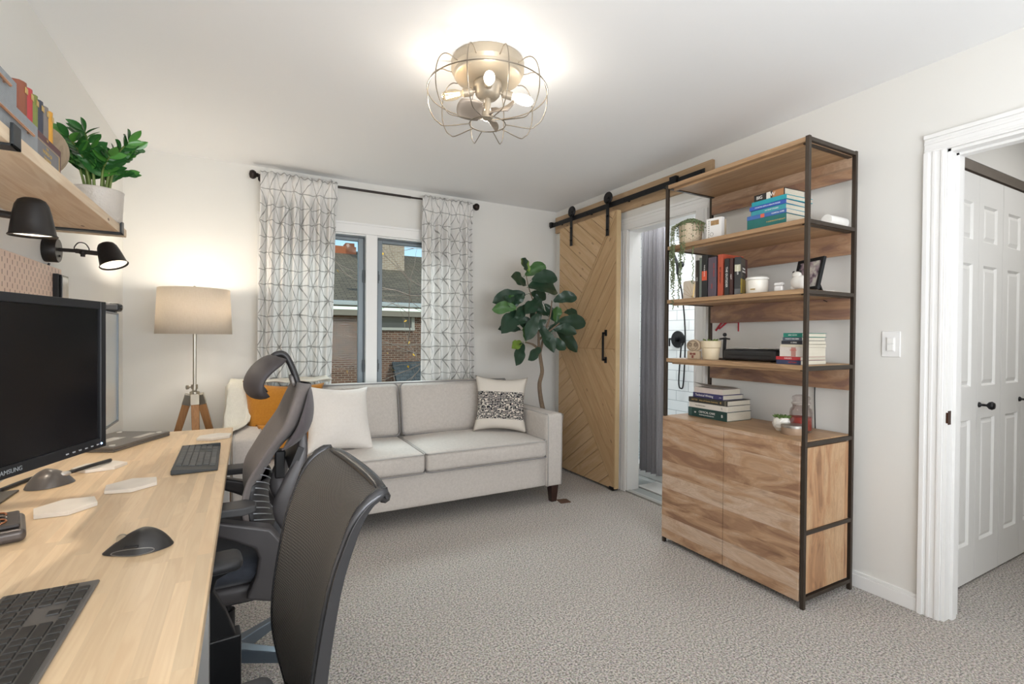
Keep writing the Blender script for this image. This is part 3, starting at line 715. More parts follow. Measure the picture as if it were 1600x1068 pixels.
# stack on the second board (from the left books run toward the picture's right = -Y)
z = TOPS[1]; G1 = 'books stacked on the upper shelf'
yc = 1.515
for (lab, L, D, T, dy, col, soft, marks, bands, rz, dx) in (
    ('thick teal green textbook at the bottom of the upper shelf stack', .205, .20, .052, 0, '#1f6f6b', False, (('PHARMACOTHERAPY', .010, .05, INKG, 0),), (), 0, 0),
    ('blue paperback with a red spine label above the teal green textbook', .205, .20, .020, .0, '#3c66a8', True, (('CLINICAL CARE', .009, .06, INKW, 0),), ((.36, .46, '#d5664a'),), .01, 0),
    ('light teal book in the middle of the upper shelf stack', .185, .175, .024, -.006, '#3a9aa6', False, (('PATIENT STUDIES', .009, .02, INKW, 0),), (), -.02, .005),
    ('royal blue book with white spine letters in the upper shelf stack', .190, .185, .019, -.006, '#2f57b0', True, (('STATISTICS WITH A HEALTH FOCUS', .008, .0, INKW, 0),), (), .015, 0),
    ('bright turquoise book second from the top of the upper shelf stack', .185, .20, .022, -.012, '#1f9dab', False, (), (), -.03, .0)):
    book(lab, L, D, T, (2.232+dx, yc+dy, z), col, rz, soft=soft, marks=marks, group=G1, spine_bands=bands); z += T+.0005
book('black jacketed book with white and orange spine on top of the upper shelf stack', .165, .15, .034, (2.238, yc-.01, z), '#2a2523', -.05, marks=(('BIG', .022, -.052, INKW, 0), ('W', .026, .02, INKW, 0)), group=G1, spine_bands=((.62, .97, '#b0794e'), (.42, .55, '#e8e4da')))
# rolled paper behind the stack
MB().lathe([(.0, 0), (.026, 0), (.026, .15), (.0, .15)], (0,0,0), 24, Matrix.Rotation(PI/2, 4, 'Y')).build('paper_roll', mk('paper_white', '#eceae6', .8), loc=(2.44, 1.345, TOPS[1]+.027), smooth=False, bevel=.001, label='short roll of white paper lying right of the upper shelf books', cat='paper roll')
# box calendar
cb_ = E('desk_calendar', 'small white box calendar with a landscape picture beside the speckled planter', 'calendar', (2.255, 1.838, TOPS[1]), .12)
MB().box(0, -.045, 0, .03, .045, .118).build('box', mk('card_white', '#efedea', .7, var=.02), cb_, bevel=.001)
MB().box(.032, -.047, 0, .046, .045, .108).build('back_block', mk('tan_card', '#c9b89e', .7), cb_, bevel=.001)
MB().box(-.001, -.030, .078, 0, .018, .104).build('picture', mk('landscape_print', '#a8865c', .6, var=.6, scale=60), cb_)
for k in range(8): MB().box(-.001, .026, .015+.012*k, 0, .034, .021+.012*k).build('binding_hole', mk('shade_grey', '#b9b6b0', .8), cb_)
MB().tube([(-.0008, .012+.010*math.cos(a), .03+.010*math.sin(a)) for a in [i*PI/10 for i in range(20)]], .0006, 4, closed=True).build('ring_mark', INKK, cb_)
# speckled planter with string of pearls
def speckle(name, base, dots):
    m, nt, b = nodes(name); v = N(nt, 'ShaderNodeTexVoronoi', i_Scale=95.0); nt.links.new(coords(nt), v.inputs['Vector'])
    v.inputs['Randomness'].default_value = 1
    n2 = N(nt, 'ShaderNodeTexNoise', i_Scale=60.0); nt.links.new(coords(nt), n2.inputs['Vector'])
    f = math_n(nt, 'LESS_THAN', v.outputs['Distance'], math_n(nt, 'MULTIPLY_ADD', n2.outputs[0], .9, -.25))
    nt.links.new(mixc(nt, f, lin(base), lin(dots)), b.inputs['Base Color']); b.inputs['Roughness'].default_value = .55; return m
pt = E('trailing_succulent', 'string of pearls succulent trailing from a speckled beige pot on the upper shelf', 'potted plant', (2.275, 2.015, TOPS[1]))
MB().lathe([(0, 0), (.052, 0), (.060, .01), (.066, .10), (.066, .116), (.060, .116), (.058, .10), (0, .098)], n=40).build('pot', speckle('speckled_pot', '#d3c2a8', '#6a5140'), pt, smooth=True, bevel=.002)
def pearls():
    rnd = random.Random(5); lf = MB(); st = MB()
    GR = mk('pearl_green', '#6f7d58', .5, var=.35, scale=70)
    def bead(p, s=.0042):
        k = bmesh.ops.create_icosphere(lf.bm, subdivisions=1, radius=s)
        M = Matrix.Translation(p) @ Euler((rnd.random()*3, rnd.random()*3, 0)).to_matrix().to_4x4() @ Matrix.Diagonal((.8, .8, 1.5, 1))
        for v in k['verts']: v.co = M @ v.co
    for k in range(420):
        a = rnd.random()*2*PI; r = .070*math.sqrt(rnd.random()); bead(Vector((r*math.cos(a), r*math.sin(a), .118+.03*(1-(r/.07)**2)*rnd.random()+.004)), .0048)
    for k in range(30):
        a = rnd.uniform(PI*.42, PI*1.55); L = rnd.choice((.08, .12, .17, .24, .30, .22, .4)) if k % 3 else rnd.uniform(.25, .5)
        if L > .36 and k % 2: L *= .6
        x, y = .068*math.cos(a), .068*math.sin(a); rr = .086+rnd.uniform(0, .028)
        x2, y2 = rr*math.cos(a), rr*math.sin(a)
        pts = [Vector((x*.8, y*.8, .116)), Vector((x, y, .125)), Vector((x2, y2, .10)), Vector((x2*1.02, y2*1.02, 0))]
        n = int(L/.02)
        if x2 > -.06 and not y2 > .105: pts = pts[:3]+[Vector((x2, y2, max(.012, .05)))]; n = 0
        for q in range(n): pts.append(Vector((x2*1.02+rnd.uniform(-.003, .003), y2*1.02+rnd.uniform(-.003, .003), -.02*(q+1))))
        st.tube(pts, .0009, 3, cap=False)
        for i in range(1, len(pts)-1):
            for t in (0, .33, .66):
                p = pts[i].lerp(pts[i+1], t); bead(p+Vector((rnd.uniform(-.006, .006), rnd.uniform(-.006, .006), 0)))
    lf.build('leaves', GR, pt, smooth=True, kind='stuff'); st.build('stems', mk('stem_olive', '#77764f', .6), pt)
pearls()
# ---- third board: upright books
z = TOPS[2]; G2 = 'books standing on the middle shelf'; X0 = 2.232
for (lab, y, T, L, D, col, marks, bands) in (
    ('thin dark brown book leftmost in the middle shelf row', 1.928, .018, .212, .14, '#3a322e', (('NOTES', .007, 0, INKW, 0),), ()),
    ('slim grey green book second from left in the middle shelf row', 1.905, .015, .224, .15, '#6f766f', (), ()),
    ('black book with an orange fire picture on its spine', 1.878, .036, .236, .16, '#242426', (('THE BURNING', .010, -.03, INKW, 0),), ((.40, .62, '#d4573a'),)),
    ('wide mauve grey book with red spine letters between fire book and orange book', 1.828, .050, .216, .16, '#5b515c', (('DARK', .011, -.06, INKR, .012), ('MIRROR', .011, -.02, INKR, .012), ('KING', .011, .05, INKR, 0)), ()),
    ('orange red hardcover with black spine title in the middle shelf row', 1.775, .030, .224, .17, '#b5523a', (('PET SEMATARY', .013, 0, INKK, 0),), ()),
    ('black and white lettered paperback right of the orange red hardcover', 1.735, .026, .196, .12, '#2c2a2b', (('THE OUTSIDER', .016, 0, INKW, 0),), ()),
    ('dark maroon paperback squeezed between two lettered paperbacks', 1.708, .018, .194, .12, '#4a2f2c', (('NIGHT', .009, 0, INKW, 0),), ())):
    book(lab, L, D, T, (X0, y, z), col, stand=True, marks=marks, group=G2, spine_bands=bands)
_b8 = book('black paperback with yellow cover panel turned outward at the right end of the row', .196, .12, .030, (2.236, 1.672, z), '#2c2c2c', rotz=.42, stand=True, marks=(('THE BOOK', .010, -.03, INKW, 0),), group=G2, spine_bands=((.0, .16, '#5b5b5b'), (.62, .8, '#b9b39a')))
MB().box(.004, -.0158, .09, .115, -.015, .19).build('cover_picture', cov('#4c4a44'), _b8); MB().box(.004, -.0158, .01, .115, -.015, .085).build('cover_picture', cov('#c9b33a'), _b8)
MB().box(.03, -.0164, .11, .10, -.0158, .155).build('title_panel', cov('#22211f'), _b8)
for i, s in enumerate(('THE LONG', 'ROAD HOME')): text(s, .011, INKW, _b8, plane_M((.065, -.0166, .140-.016*i), (1, 0, 0), (0, 0, 1)))
# fan-shaped card holder
fc = E('letter_holder', 'cream letter holder with gold sunburst lines beside the upright books', 'letter holder', (2.245, 1.995, z))
_pts = [(-.045, 0), (.045, 0), (.045, .10), (.03, .106), (-.025, .106), (-.045, .09)]
_PM = Matrix(((0, 0, 1, 0), (1, 0, 0, 0), (0, 1, 0, 0), (0, 0, 0, 1)))
MB().prism(_pts, 0, .008, _PM).prism(_pts, .05, .058, _PM).box(0, -.045, 0, .058, .045, .006).build('panels', mk('cream_ceramic', '#dfd2c2', .5, var=.04), fc, bevel=.002)
_g = MB()
for a in (20, 38, 56, 74, 92, 110, 130): _g.tube([(-.0008, -.030, .006), (-.0008, max(-.043, min(.043, -.030+.085*math.cos(math.radians(a)))), .006+.085*math.sin(math.radians(a)))], .0008, 4)
_g.build('gold_rays', mk('gold_inlay', '#c9a866', .3, .9), fc)
cj = E('candle_jar', 'white faceted candle jar with flat lid right of the middle shelf books', 'candle', (2.285, 1.595, z))
MB().lathe([(0, 0), (.048, 0), (.052, .006), (.053, .070), (0, .070)], n=12, rib=0).build('jar', mk('white_glazed', '#ece7dc', .35, var=.05, scale=12), cj, bevel=.002)
MB().lathe([(0, .071), (.054, .071), (.054, .080), (.048, .085), (0, .086)], n=32).build('lid', mk('lid_white', '#f0ede6', .4), cj, bevel=.001)
MB().box(-.056, -.026, .018, -.052, -.002, .024).build('jar_label', mk('tiny_gold', '#b59a62', .4, .4), cj)
eb = E('earbud_case', 'small white rounded earbud case right of the white candle jar', 'earbud case', (2.265, 1.465, z))
MB().box(-.011, -.023, 0, .011, .023, .030).build('case_body', mk('gloss_white', '#f5f4f2', .2, var=.01), eb, bevel=.010, seg=4)
MB().box(-.011, -.023, .0305, .011, .023, .046).build('case_lid', mk('gloss_white', '#f5f4f2', .2), eb, bevel=.0095, seg=4)
# photo frame leaning back
pf = E('photo_frame', 'black picture frame leaning on the middle shelf behind white figurine', 'picture frame', (2.315, 1.375, z+.003), -.38)
_T = Matrix.Rotation(.22, 4, 'Y')
_fr = MB()
for a in ((-.085, .0, -.070, .155), (.070, .0, .085, .155), (-.07, 0, .07, .015), (-.07, .14, .07, .155)): _fr.box(0, a[0], a[1], .014, a[2], a[3], _T)
_fr.build('frame', BLACK, pf, bevel=.001)
def mk_photo():
    m, nt, b = nodes('family_photo_print'); n = N(nt, 'ShaderNodeTexNoise', i_Scale=26.0, i_Detail=2.0); nt.links.new(coords(nt), n.inputs['Vector'])
    r = nt.nodes.new('ShaderNodeValToRGB'); e = r.color_ramp.elements; e[0].color = lin('#3c3a44'); e[1].color = lin('#d9d6cc'); e[0].position = .35; e[1].position = .62
    k = e.new(.48); k.color = lin('#a08c94')
    nt.links.new(n.outputs[0], r.inputs[0]); nt.links.new(r.outputs[0], b.inputs['Base Color']); b.inputs['Roughness'].default_value = .2; return m
MB().box(.005, -.07, .015, .009, .07, .14, _T).build('photo', mk_photo(), pf)
MB().box(0, -.012, 0, .006, .012, .12, Matrix.Translation((.085, 0, -.002)) @ Matrix.Rotation(-.42, 4, 'Y')).build('stand_leg', BLACK, pf)
fg = E('figurine', 'white round-headed ceramic figurine in front of black picture frame', 'figurine', (2.262, 1.368, z))
WCER = mk('white_ceramic', '#ece7df', .35, var=.03)
MB().ball((0, 0, .038), .032, 20, (.85, 1.1, 1.1)).ball((0, .020, .013), .014, 12, (1, 1.3, .9)).ball((0, -.020, .013), .014, 12, (1, 1.3, .9)).build('body', WCER, fg, smooth=True)
MB().ball((-.004, .006, .072), .018, 16, (1, 1.15, .9)).build('head', WCER, fg, smooth=True)
for _q in ((-.002, .022, .086), (-.002, -.010, .088)): MB().ball(_q, .006, 8).build('ear', mk('dark_glaze', '#3b3431', .4), fg, smooth=True)
MB().box(-.04, -.040, 0, .035, .045, .007).build('paper_card', mk('paper_white', '#eceae6', .8), bevel=.001, loc=(2.46, 1.372, z), label='small white device lying flat at the right end of the middle shelf', cat='device')
# ---- fourth board
z = TOPS[3]
ow = E('carved_ornament', 'carved pale wooden ornament with round patterned head on lower shelf', 'ornament', (2.262, 1.968, z), .1)
CW = mk('carved_wood', '#b9a58c', .7, var=.12, scale=60)
MB().box(-.015, -.037, 0, .015, .037, .046).build('base_block', CW, ow, bevel=.003)
MB().lathe([(0, -.013), (.040, -.013), (.042, 0), (.040, .013), (0, .013)], (0,0,0), 28, Matrix.Translation((0, 0, .077)) @ Matrix.Rotation(PI/2, 4, 'Y') @ Matrix.Diagonal((.85, 1.1, 1, 1))).build('round_head', CW, ow, bevel=.003)
_k = MB()
for y in (-.018, .018):
    for r in (.006, .011): _k.tube([(-.0145, y+r*math.cos(a), .082+r*math.sin(a)) for a in [i*PI/8 for i in range(16)]], .001, 4, closed=True)
_k.tube([(-.0145, .034*math.cos(a), .077+.028*math.sin(a)) for a in [i*PI/14 for i in range(28)]], .001, 4, closed=True).tube([(-.0145, -.012, .062), (-.0145, 0, .056), (-.0145, .012, .062)], .001, 4)
_k.build('carved_lines', mk('carve_dark', '#5a4030', .8), ow)
for (y, zz, w2, h2) in ((-.012, .03, .007, .012), (.012, .03, .007, .012), (0, .014, .006, .016), (0, .03, .005, .006)):
    MB().box(-.0160, y-w2, zz-h2/2, -.0150, y+w2, zz+h2/2).build('painted_mark', mk('mark_red', '#7c4438', .7), ow)
sp = E('small_succulent', 'small green succulent in a cream banded pot beside the carved ornament', 'potted plant', (2.300, 1.885, z))
MB().lathe([(0, 0), (.040, 0), (.044, .006), (.048, .060), (.047, .064), (.053, .068), (.055, .104), (.050, .106), (.048, .09), (0, .088)], n=36).build('pot', mk('cream_pot', '#d9c9ab', .5, var=.04), sp, smooth=True, bevel=.001)
def fleshy(parent, n, R, L, z0, mat, seed, name='leaf', up=.7):
    rnd = random.Random(seed)
    for k in range(n):
        a = 2.4*k; t = k/n; d = Vector((math.cos(a), math.sin(a), up+1.2*(1-t))).normalized(); l = L*(.6+.4*t)
        p = Vector((R*t*math.cos(a), R*t*math.sin(a), z0))
        MB().tube([p, p+d*l*.3, p+d*l*.65+Vector((0, 0, l*.05)), p+d*l], [l*.12, l*.2, l*.17, l*.03], 7).build(name, mat, parent, smooth=True)
fleshy(sp, 9, .03, .045, .088, mk('aloe_green', '#6a7f3f', .45, var=.3, scale=40), 3)
st = E('dark_statuette', 'slim dark cross-armed statuette standing between succulent pot and printer', 'statuette', (2.345, 1.830, z))
DKB = mk('dark_metal_cast', '#2b2a2c', .4, .5)
MB().box(-.02, -.025, 0, .02, .025, .008).tube(smooth_path([(0, 0, .006), (0, .002, .05), (0, -.001, .11), (0, 0, .125)]), .009, 8).ball((0, 0, .140), .011, 10).tube([(0, -.032, .116), (0, 0, .120), (0, .032, .116)], .005, 6).build('figure', DKB, st, smooth=False)
rp = MB().box(0, -.065, .047, .003, .065, .052).tube([(.0, .062, .05), (-.004, .10, .0)], .006, 4, sq=True).tube([(0, .025, .05), (-.004, .075, .012)], .006, 4, sq=True).tube([(0, -.06, .05), (0, -.06, -.005)], .004, 4, sq=True)
rp.build('wall_bracket', mk('red_enamel', '#b32c3a', .4), loc=(2.635, 2.02, 1.27), label='small bright red angular bracket on the wall under the grey back board', cat='bracket')
pr = E('portable_printer', 'slim black portable printer on the lower shelf with papers on top', 'printer', (2.385, 1.660, z))
MB().box(-.075, -.155, .004, .075, .155, .062).build('body', mk('printer_black', '#2b2b2d', .38, var=.04), pr, bevel=.016, seg=4)
MB().box(-.078, -.125, .030, -.070, .115, .034).build('seam', mk('seam_black', '#0c0c0d', .6), pr)
MB().box(.02, -.158, .002, .076, -.085, .056).build('side_lid', mk('satin_black', '#222224', .35), pr, bevel=.010)
for y in (-.12, .12): MB().box(-.05, y-.01, 0, .05, y+.01, .006).build('foot', BLACK, pr)
for i, (lab, dy, r) in enumerate((('dark printed sheet lying on the black printer', -.02, .06), ('white paper sheet topmost on the black printer', .01, -.10))):
    MB().grid(lambda u, v, i=i: Vector(((u-.5)*.14, (v-.5)*(.26+.03*i), .0005+.004*math.sin(u*4+v*5+i)**2)), 6, 10).build('paper_sheet', (cov('#5a5754'), mk('paper_white', '#eceae6', .8))[i], loc=(2.39, 1.64+dy, z+.0595+.006*i), rot=(0, 0, r), solid=.0008, label=lab, cat='paper', group='papers on the printer')
G4 = 'books stacked on the lower shelf'; zz = z
for (lab, L, D, T, dy, col, soft, marks, bands) in (
    ('navy and red book at the bottom of the lower shelf stack', .118, .20, .020, .003, '#39405e', True, (('HISTORY', .010, .02, INKR, 0),), ()),
    ('red spined book second from the bottom of the lower shelf stack', .118, .20, .016, .005, '#b5353a', True, (('GALILEO', .009, 0, INKW, 0),), ()),
    ('thick white spined paperback with red picture in the lower shelf stack', .108, .185, .044, -.008, '#d8cfc6', True, (('ESSAYS', .010, .012, INKR, .008),), ((.52, .72, '#b9857a'),)),
    ('cream paperback above the thick white spined paperback', .108, .185, .012, -.010, '#d2c8b4', True, (), ()),
    ('black spined paperback in the upper part of the lower shelf stack', .100, .185, .017, -.012, '#33343a', True, (('A. KING', .008, .01, INKW, 0),), ()),
    ('dark grey blue paperback just under the green book', .092, .18, .015, -.014, '#4c5663', True, (('DANCE MACABRE', .008, 0, INKW, 0),), ()),
    ('green book with dark back cover on top of the lower shelf stack', .090, .195, .020, -.016, '#257a6a', False, (('BRIEF NOTES', .007, 0, INKW, 0),), ())):
    book(lab, L, D, T, (2.228, 1.388+dy, zz), col, 0, soft=soft, marks=marks, group=G4, spine_bands=bands); zz += T+.0005
# ---- cabinet top
z = CT; G5 = 'textbooks stacked on the cabinet top'; zz = z
def tb(lab, L, D, T, dx, dy, col, marks=(), bands=(), rz=0.0):
    global zz
    book(lab, L, D, T, (2.345+dx, 1.945+dy, zz), col, rz, marks=marks, group=G5, spine_bands=bands); zz += T+.0006
tb('thick dark green hardcover reading CRITICAL CARE at the bottom of the textbook stack', .275, .205, .052, 0, 0, '#1f3f3a', (('CRITICAL CARE', .0165, .0, INKW, .006), ('PHARMACOTHERAPEUTICS', .0085, -.002, INKW, -.011), ('B', .022, .105, INKW, 0), ('IIII', .013, -.085, INKW, 0)), ((.015, .10, '#3f5a56'),), -.02)
tb('white spined textbook above the dark green CRITICAL CARE book', .268, .20, .031, .004, 0, '#ddd6cc', (('How We Do Harm', .009, -.05, INKK, 0), ('C', .016, .10, INKK, 0)), (), -.01)
tb('black spined anatomy atlas in the middle of the textbook stack', .268, .205, .030, .002, .0, '#35332f', (('NETTER   Atlas of Human Anatomy', .0125, -.02, INKG, 0), ('4', .02, .09, INKG, 0)), ((.93, .97, '#6a6558'),), .015)
tb('navy blue textbook reading Technical Writing in the textbook stack', .215, .17, .028, .01, .005, '#3d3a68', (('Technical Writing', .018, -.025, INKW, 0), ('press', .007, .09, INKW, 0)), (), -.03)
tb('pale paperback with curled cover on top of the textbook stack', .195, .16, .031, .012, .003, '#d5c8c0', (), (), .01)
MB().grid(lambda u, v: Vector((u*.15, (v-.5)*.19, .002+.030*max(0, (v-.45))**1.2*(1-u)*1.6)), 8, 10).build('pamphlet', cov('#a8a29b'), loc=(2.362, 1.955, zz+.002), rot=(0, 0, .05), solid=.001, smooth=True, label='grey glossy pamphlet with curled edge lying on the textbook stack', cat='pamphlet')
gp = E('geometric_succulent', 'green succulent in a white faceted geometric pot on cabinet top', 'potted plant', (2.385, 1.520, z)); gp.scale = (.84, .84, .9)
def facet_pot():
    m = MB(); n = 14; prof = [(.026, 0, 0), (.044, .022, 1), (.047, .040, 0), (.044, .058, 1), (.036, .074, 0)]
    rings = []
    for (r, zz2, tw) in prof: rings.append([m.bm.verts.new((r*(1+.10*((k+tw) % 2))*math.cos(2*PI*k/n), r*(1+.10*((k+tw) % 2))*math.sin(2*PI*k/n), zz2)) for k in range(n)])
    for A, B in zip(rings, rings[1:]):
        for k in range(n): m.bm.faces.new((A[k], A[(k+1) % n], B[(k+1) % n])); m.bm.faces.new((A[k], B[(k+1) % n], B[k]))
    m.bm.faces.new(rings[0][::-1]); m.bm.faces.new(rings[-1]); return m
facet_pot().build('pot', mk('matte_white_ceramic', '#f0ece4', .5, var=.01), gp)
fleshy(gp, 26, .034, .030, .072, mk('hen_green', '#5f7a3c', .45, var=.4, scale=50), 9, up=.35)
tn = E('tin_candle', 'low round tin candle with a metal lid in front of glass jar', 'candle tin', (2.345, 1.435, z))
MB().lathe([(0, 0), (.050, 0), (.052, .003), (.052, .034), (0, .034)], n=40).build('tin_body', mk('tin_label', '#b39a84', .4, .2, var=.05), tn, bevel=.001)
MB().lathe([(0, .034), (.054, .034), (.054, .046), (.050, .048), (0, .047)], n=40).build('tin_lid', mk('tin_metal', '#b8b3ad', .35, .8), tn, bevel=.001)
gj = E('glass_jar', 'lidded glass jar half filled with red candle wax, on the cabinet', 'jar', (2.440, 1.455, z)); gj.scale = (.77, .77, .97)
JG = mk_glass('jar_glass', '#f3efee', .25)
MB().lathe([(0, .001), (.060, .001), (.066, .008), (.067, .10), (.062, .118), (.050, .128), (.050, .140), (.047, .140), (.047, .126), (.059, .116), (.063, .10), (.062, .012), (0, .012)], n=36).build('glass_body', JG, gj, smooth=True)
MB().lathe([(0, .013), (.061, .013), (.061, .078), (0, .078)], n=36).build('red_wax', mk('red_wax', '#b04038', .5, var=.15, scale=20), gj, bevel=.002)
MB().lathe([(0, .142), (.055, .142), (.056, .150), (.048, .156), (.048, .166), (.054, .170), (.050, .182), (.03, .190), (0, .191)], n=36).build('glass_lid', JG, gj, smooth=True)
MB().tube([(.05*math.cos(a), .05*math.sin(a), .146) for a in [i*PI/16 for i in range(32)]], .003, 6, closed=True).build('seal_ring', mk('seal_white', '#d8d3cc', .5), gj, smooth=True)
MB().tube(smooth_path([(2.640, 1.50, .999), (2.640, 1.503, .93), (2.641, 1.50, .80), (2.640, 1.49, .60)]), .003, 6).build('wall_cable', BLACK, label='thin black cable hanging down the wall behind the glass jar', cat='cable')
MB().tube(smooth_path([(2.560, 1.42, 1.418), (2.625, 1.40, 1.395), (2.648, 1.36, 1.372), (2.648, 1.322, 1.366)]), .002, 6).build('power_cord', BLACK, label='thin dark cord drooping under the right end of the middle shelf', cat='cord')

# ================================================================ SOFA
def rbox(mb, x0, y0, z0, x1, y1, z1, r, n=14, bulge=(0,0,0), wob=0, seed=0):
    """soft rounded block; bulge = how far the middle of the x / y / z faces swell"""
    rnd = random.Random(seed); cx, cy, cz = (x0+x1)/2, (y0+y1)/2, (z0+z1)/2; hx, hy, hz = (x1-x0)/2, (y1-y0)/2, (z1-z0)/2
    vmap = {}
    def V(p):
        k = tuple(round(a, 5) for a in p)
        if k in vmap: return vmap[k]
        q = [math.copysign(1-(1-abs(a))**1.7, a) if abs(a) < 1 else a for a in p]
        P3 = Vector((q[0]*hx, q[1]*hy, q[2]*hz)); c = Vector((max(-hx+r, min(hx-r, P3.x)), max(-hy+r, min(hy-r, P3.y)), max(-hz+r, min(hz-r, P3.z))))
        d = P3-c
        if d.length > 1e-9: P3 = c+d.normalized()*r
        f = lambda a: 1-a*a
        P3.x += bulge[0]*q[0]*f(q[1])*f(q[2]); P3.y += bulge[1]*q[1]*f(q[0])*f(q[2]); P3.z += bulge[2]*q[2]*f(q[0])*f(q[1])
        if wob: P3.z += wob*math.sin(q[0]*7+seed)*math.cos(q[1]*5+seed)*f(q[0])
        v = mb.bm.verts.new(P3+Vector((cx, cy, cz))); vmap[k] = v; return v
    for ax in range(3):
        for sg in (-1, 1):
            for i in range(n):
                for j in range(n):
                    qs = []
                    for (a, b2) in ((i, j), (i+1, j), (i+1, j+1), (i, j+1)):
                        u, v = -1+2*a/n, -1+2*b2/n; p = [0, 0, 0]; p[ax] = sg; p[(ax+1) % 3] = u; p[(ax+2) % 3] = v
                        qs.append(V(p))
                    mb.bm.faces.new(qs)
    return mb
def rr_path(x0, x1, y0, y1, z, r, n=5):
    """rounded rectangle in XY"""
    pts = []
    for (cx, cy, a0) in ((x1-r, y1-r, 0), (x0+r, y1-r, PI/2), (x0+r, y0+r, PI), (x1-r, y0+r, 1.5*PI)):
        for k in range(n+1):
            a = a0+k/n*PI/2; pts.append((cx+r*math.cos(a), cy+r*math.sin(a), z))
    return pts
SOFA = mk_weave('grey_linen_weave', '#d5cec7', '#b7b0a9', 1500, bmp=.35)
PIPE = mk('linen_piping', '#b3afab', .85, var=.06, scale=200)
PIPED = mk('dark_piping', '#8e8b8a', .85, var=.06, scale=200)
LEGW = mk('dark_walnut_stain', '#35201a', .35, var=.25, scale=25)
SFX, SFY = 1.0, 3.45
sofa = E('sofa', 'light grey linen two-seat sofa with piped cushions under the window', 'sofa', (SFX, SFY, 0))
def so(pts): return [(p[0]-SFX, p[1]-SFY, p[2]) for p in pts]
def sbox(nm, x0, y0, z0, x1, y1, z1, r, mat=SOFA, parent=None, **k):
    return rbox(MB(), x0-SFX, y0-SFY, z0, x1-SFX, y1-SFY, z1, r, **k).build(nm, mat, parent or sofa, smooth=True)
_ft, _fb = 3.0, 3.845
sbox('base_frame', .08, _ft+.015, .13, 1.94, _fb-.02, .345, .012, n=8)
for x0, x1 in ((-.075, .085), (1.925, 2.065)):
    a = rbox(MB(), x0-SFX, _ft-SFY, .125, x1-SFX, _fb-SFY, .655, .018, n=12, bulge=(.004, .004, .006)).build('arm', SOFA, sofa, smooth=True)
    for xx in (x0+.012, x1-.012):
        MB().tube(so([(xx, _ft+.002, .13), (xx, _ft-.001, .40), (xx, _ft+.001, .64), (xx, _ft+.012, .655), (xx, 3.3, .656), (xx, 3.80, .656)]), .0045, 6).build('piping', PIPE, a, smooth=True)
sbox('back_frame', -.06, 3.68, .13, 2.05, _fb, .655, .03, n=8)
sbox('back_frame', .03, 3.695, .60, 1.955, _fb-.01, .865, .03, n=8)
MB().tube(so([(.05, 3.700, .864), (1.94, 3.700, .864), (1.953, 3.710, .85), (1.955, 3.710, .66)]), .005, 6).build('piping', PIPED, sofa, smooth=True)
for i, (x0, x1) in enumerate(((.09, 1.004), (1.012, 1.922))):
    c = sbox('seat_cushion', x0, 2.985, .345, x1, 3.70, .475, .03, bulge=(.003, .012, .022), wob=.002, seed=i)
    for z in (.468, .352):
        MB().tube(so([(p[0], p[1]-.004 if p[1] < 3.2 else p[1], p[2]+.012*(1-(2*(p[0]-x0)/(x1-x0)-1)**2) if p[1] < 3.1 and z > .4 else p[2]) for p in rr_path(x0+.002, x1-.002, 2.983, 3.70, z, .035, 6)]), .005, 6, closed=True).build('piping', PIPE if z > .4 else PIPED, c, smooth=True)
    # tilted back cushion
    TB = Matrix.Translation((0, 3.56-SFY, .49)) @ Matrix.Rotation(-.20, 4, 'X')
    m = rbox(MB(), x0+.006-SFX, 0, -.005, x1-.006-SFX, .16, .385, .04, bulge=(.004, .03, .012), seed=i+4)
    for v in m.bm.verts: v.co = TB @ v.co
    c = m.build('back_cushion', SOFA, sofa, smooth=True)
    pts = [(x0+.006-SFX+a, b2) for a, b2 in [(q[0], q[1]) for q in rr_path(0, x1-x0-.012, 0, .39, 0, .035, 6)]]
    MB().tube([TB @ Vector((a, .004, b2-.004)) for a, b2 in pts], .0048, 6, closed=True).build('piping', PIPED, c, smooth=True)
for (x, y) in ((-.02, 3.05), (2.01, 3.05), (-.02, 3.79), (2.01, 3.79)):
    m = MB(); a, b2 = .032, .022
    for (zz, h) in ((.128, a), (.0, b2)): pass
    vs = [[m.bm.verts.new((x-SFX+sx*h, y-SFY+sy*h, zz)) for sx, sy in ((-1,-1),(1,-1),(1,1),(-1,1))] for zz, h in ((.0, b2), (.128, a))]
    m.bm.faces.new(vs[0][::-1]); m.bm.faces.new(vs[1])
    for k in range(4): m.bm.faces.new((vs[0][k], vs[0][(k+1) % 4], vs[1][(k+1) % 4], vs[1][k]))
    m.build('leg', LEGW, sofa, bevel=.002)
MB().prism([(-.045, -.035), (.035, -.045), (.045, .03), (-.03, .045)], 0, .006).build('furniture_coaster', mk('brown_coaster', '#5a4030', .7), loc=(2.075, 3.0, 0), label='small brown floor protector beside the right front sofa leg', cat='floor protector')

# ---------------------------------------------------------------- pillows
def pillow(name, label, w, h, t, mat, loc, rot, seed=0, puff=.5):
    rnd = random.Random(seed); m = MB(); n = 26
    wr = [(rnd.uniform(-1, 1), rnd.uniform(-1, 1), rnd.uniform(0, 6)) for _ in range(5)]
    def f(sg):
        def g(u, v):
            a, b2 = 2*u-1, 2*v-1
            x = a*w/2*(1-.15*(1-b2*b2)*abs(a)); z = b2*h/2*(1-.14*(1-a*a)*abs(b2))
            th = t/2*((1-abs(a)**2.6)*(1-abs(b2)**2.6))**puff
            th += .006*sum(math.sin(4*(p*a+q*b2)+s) for p, q, s in wr)*(1-a*a)*(1-b2*b2)
            return Vector((x, sg*th, z+h/2))
        return g
    uvf = lambda u, v: (u, v)
    m.grid(f(-1), n, n, uvf); m.grid(f(1), n, n, uvf)
    o = m.build(name, mat, None, loc, rot, smooth=True, weld=True, label=label, cat='cushion')
    return o
MUST = mk_weave('mustard_linen', '#c6862a', '#ab6d18', 1400, bmp=.3)
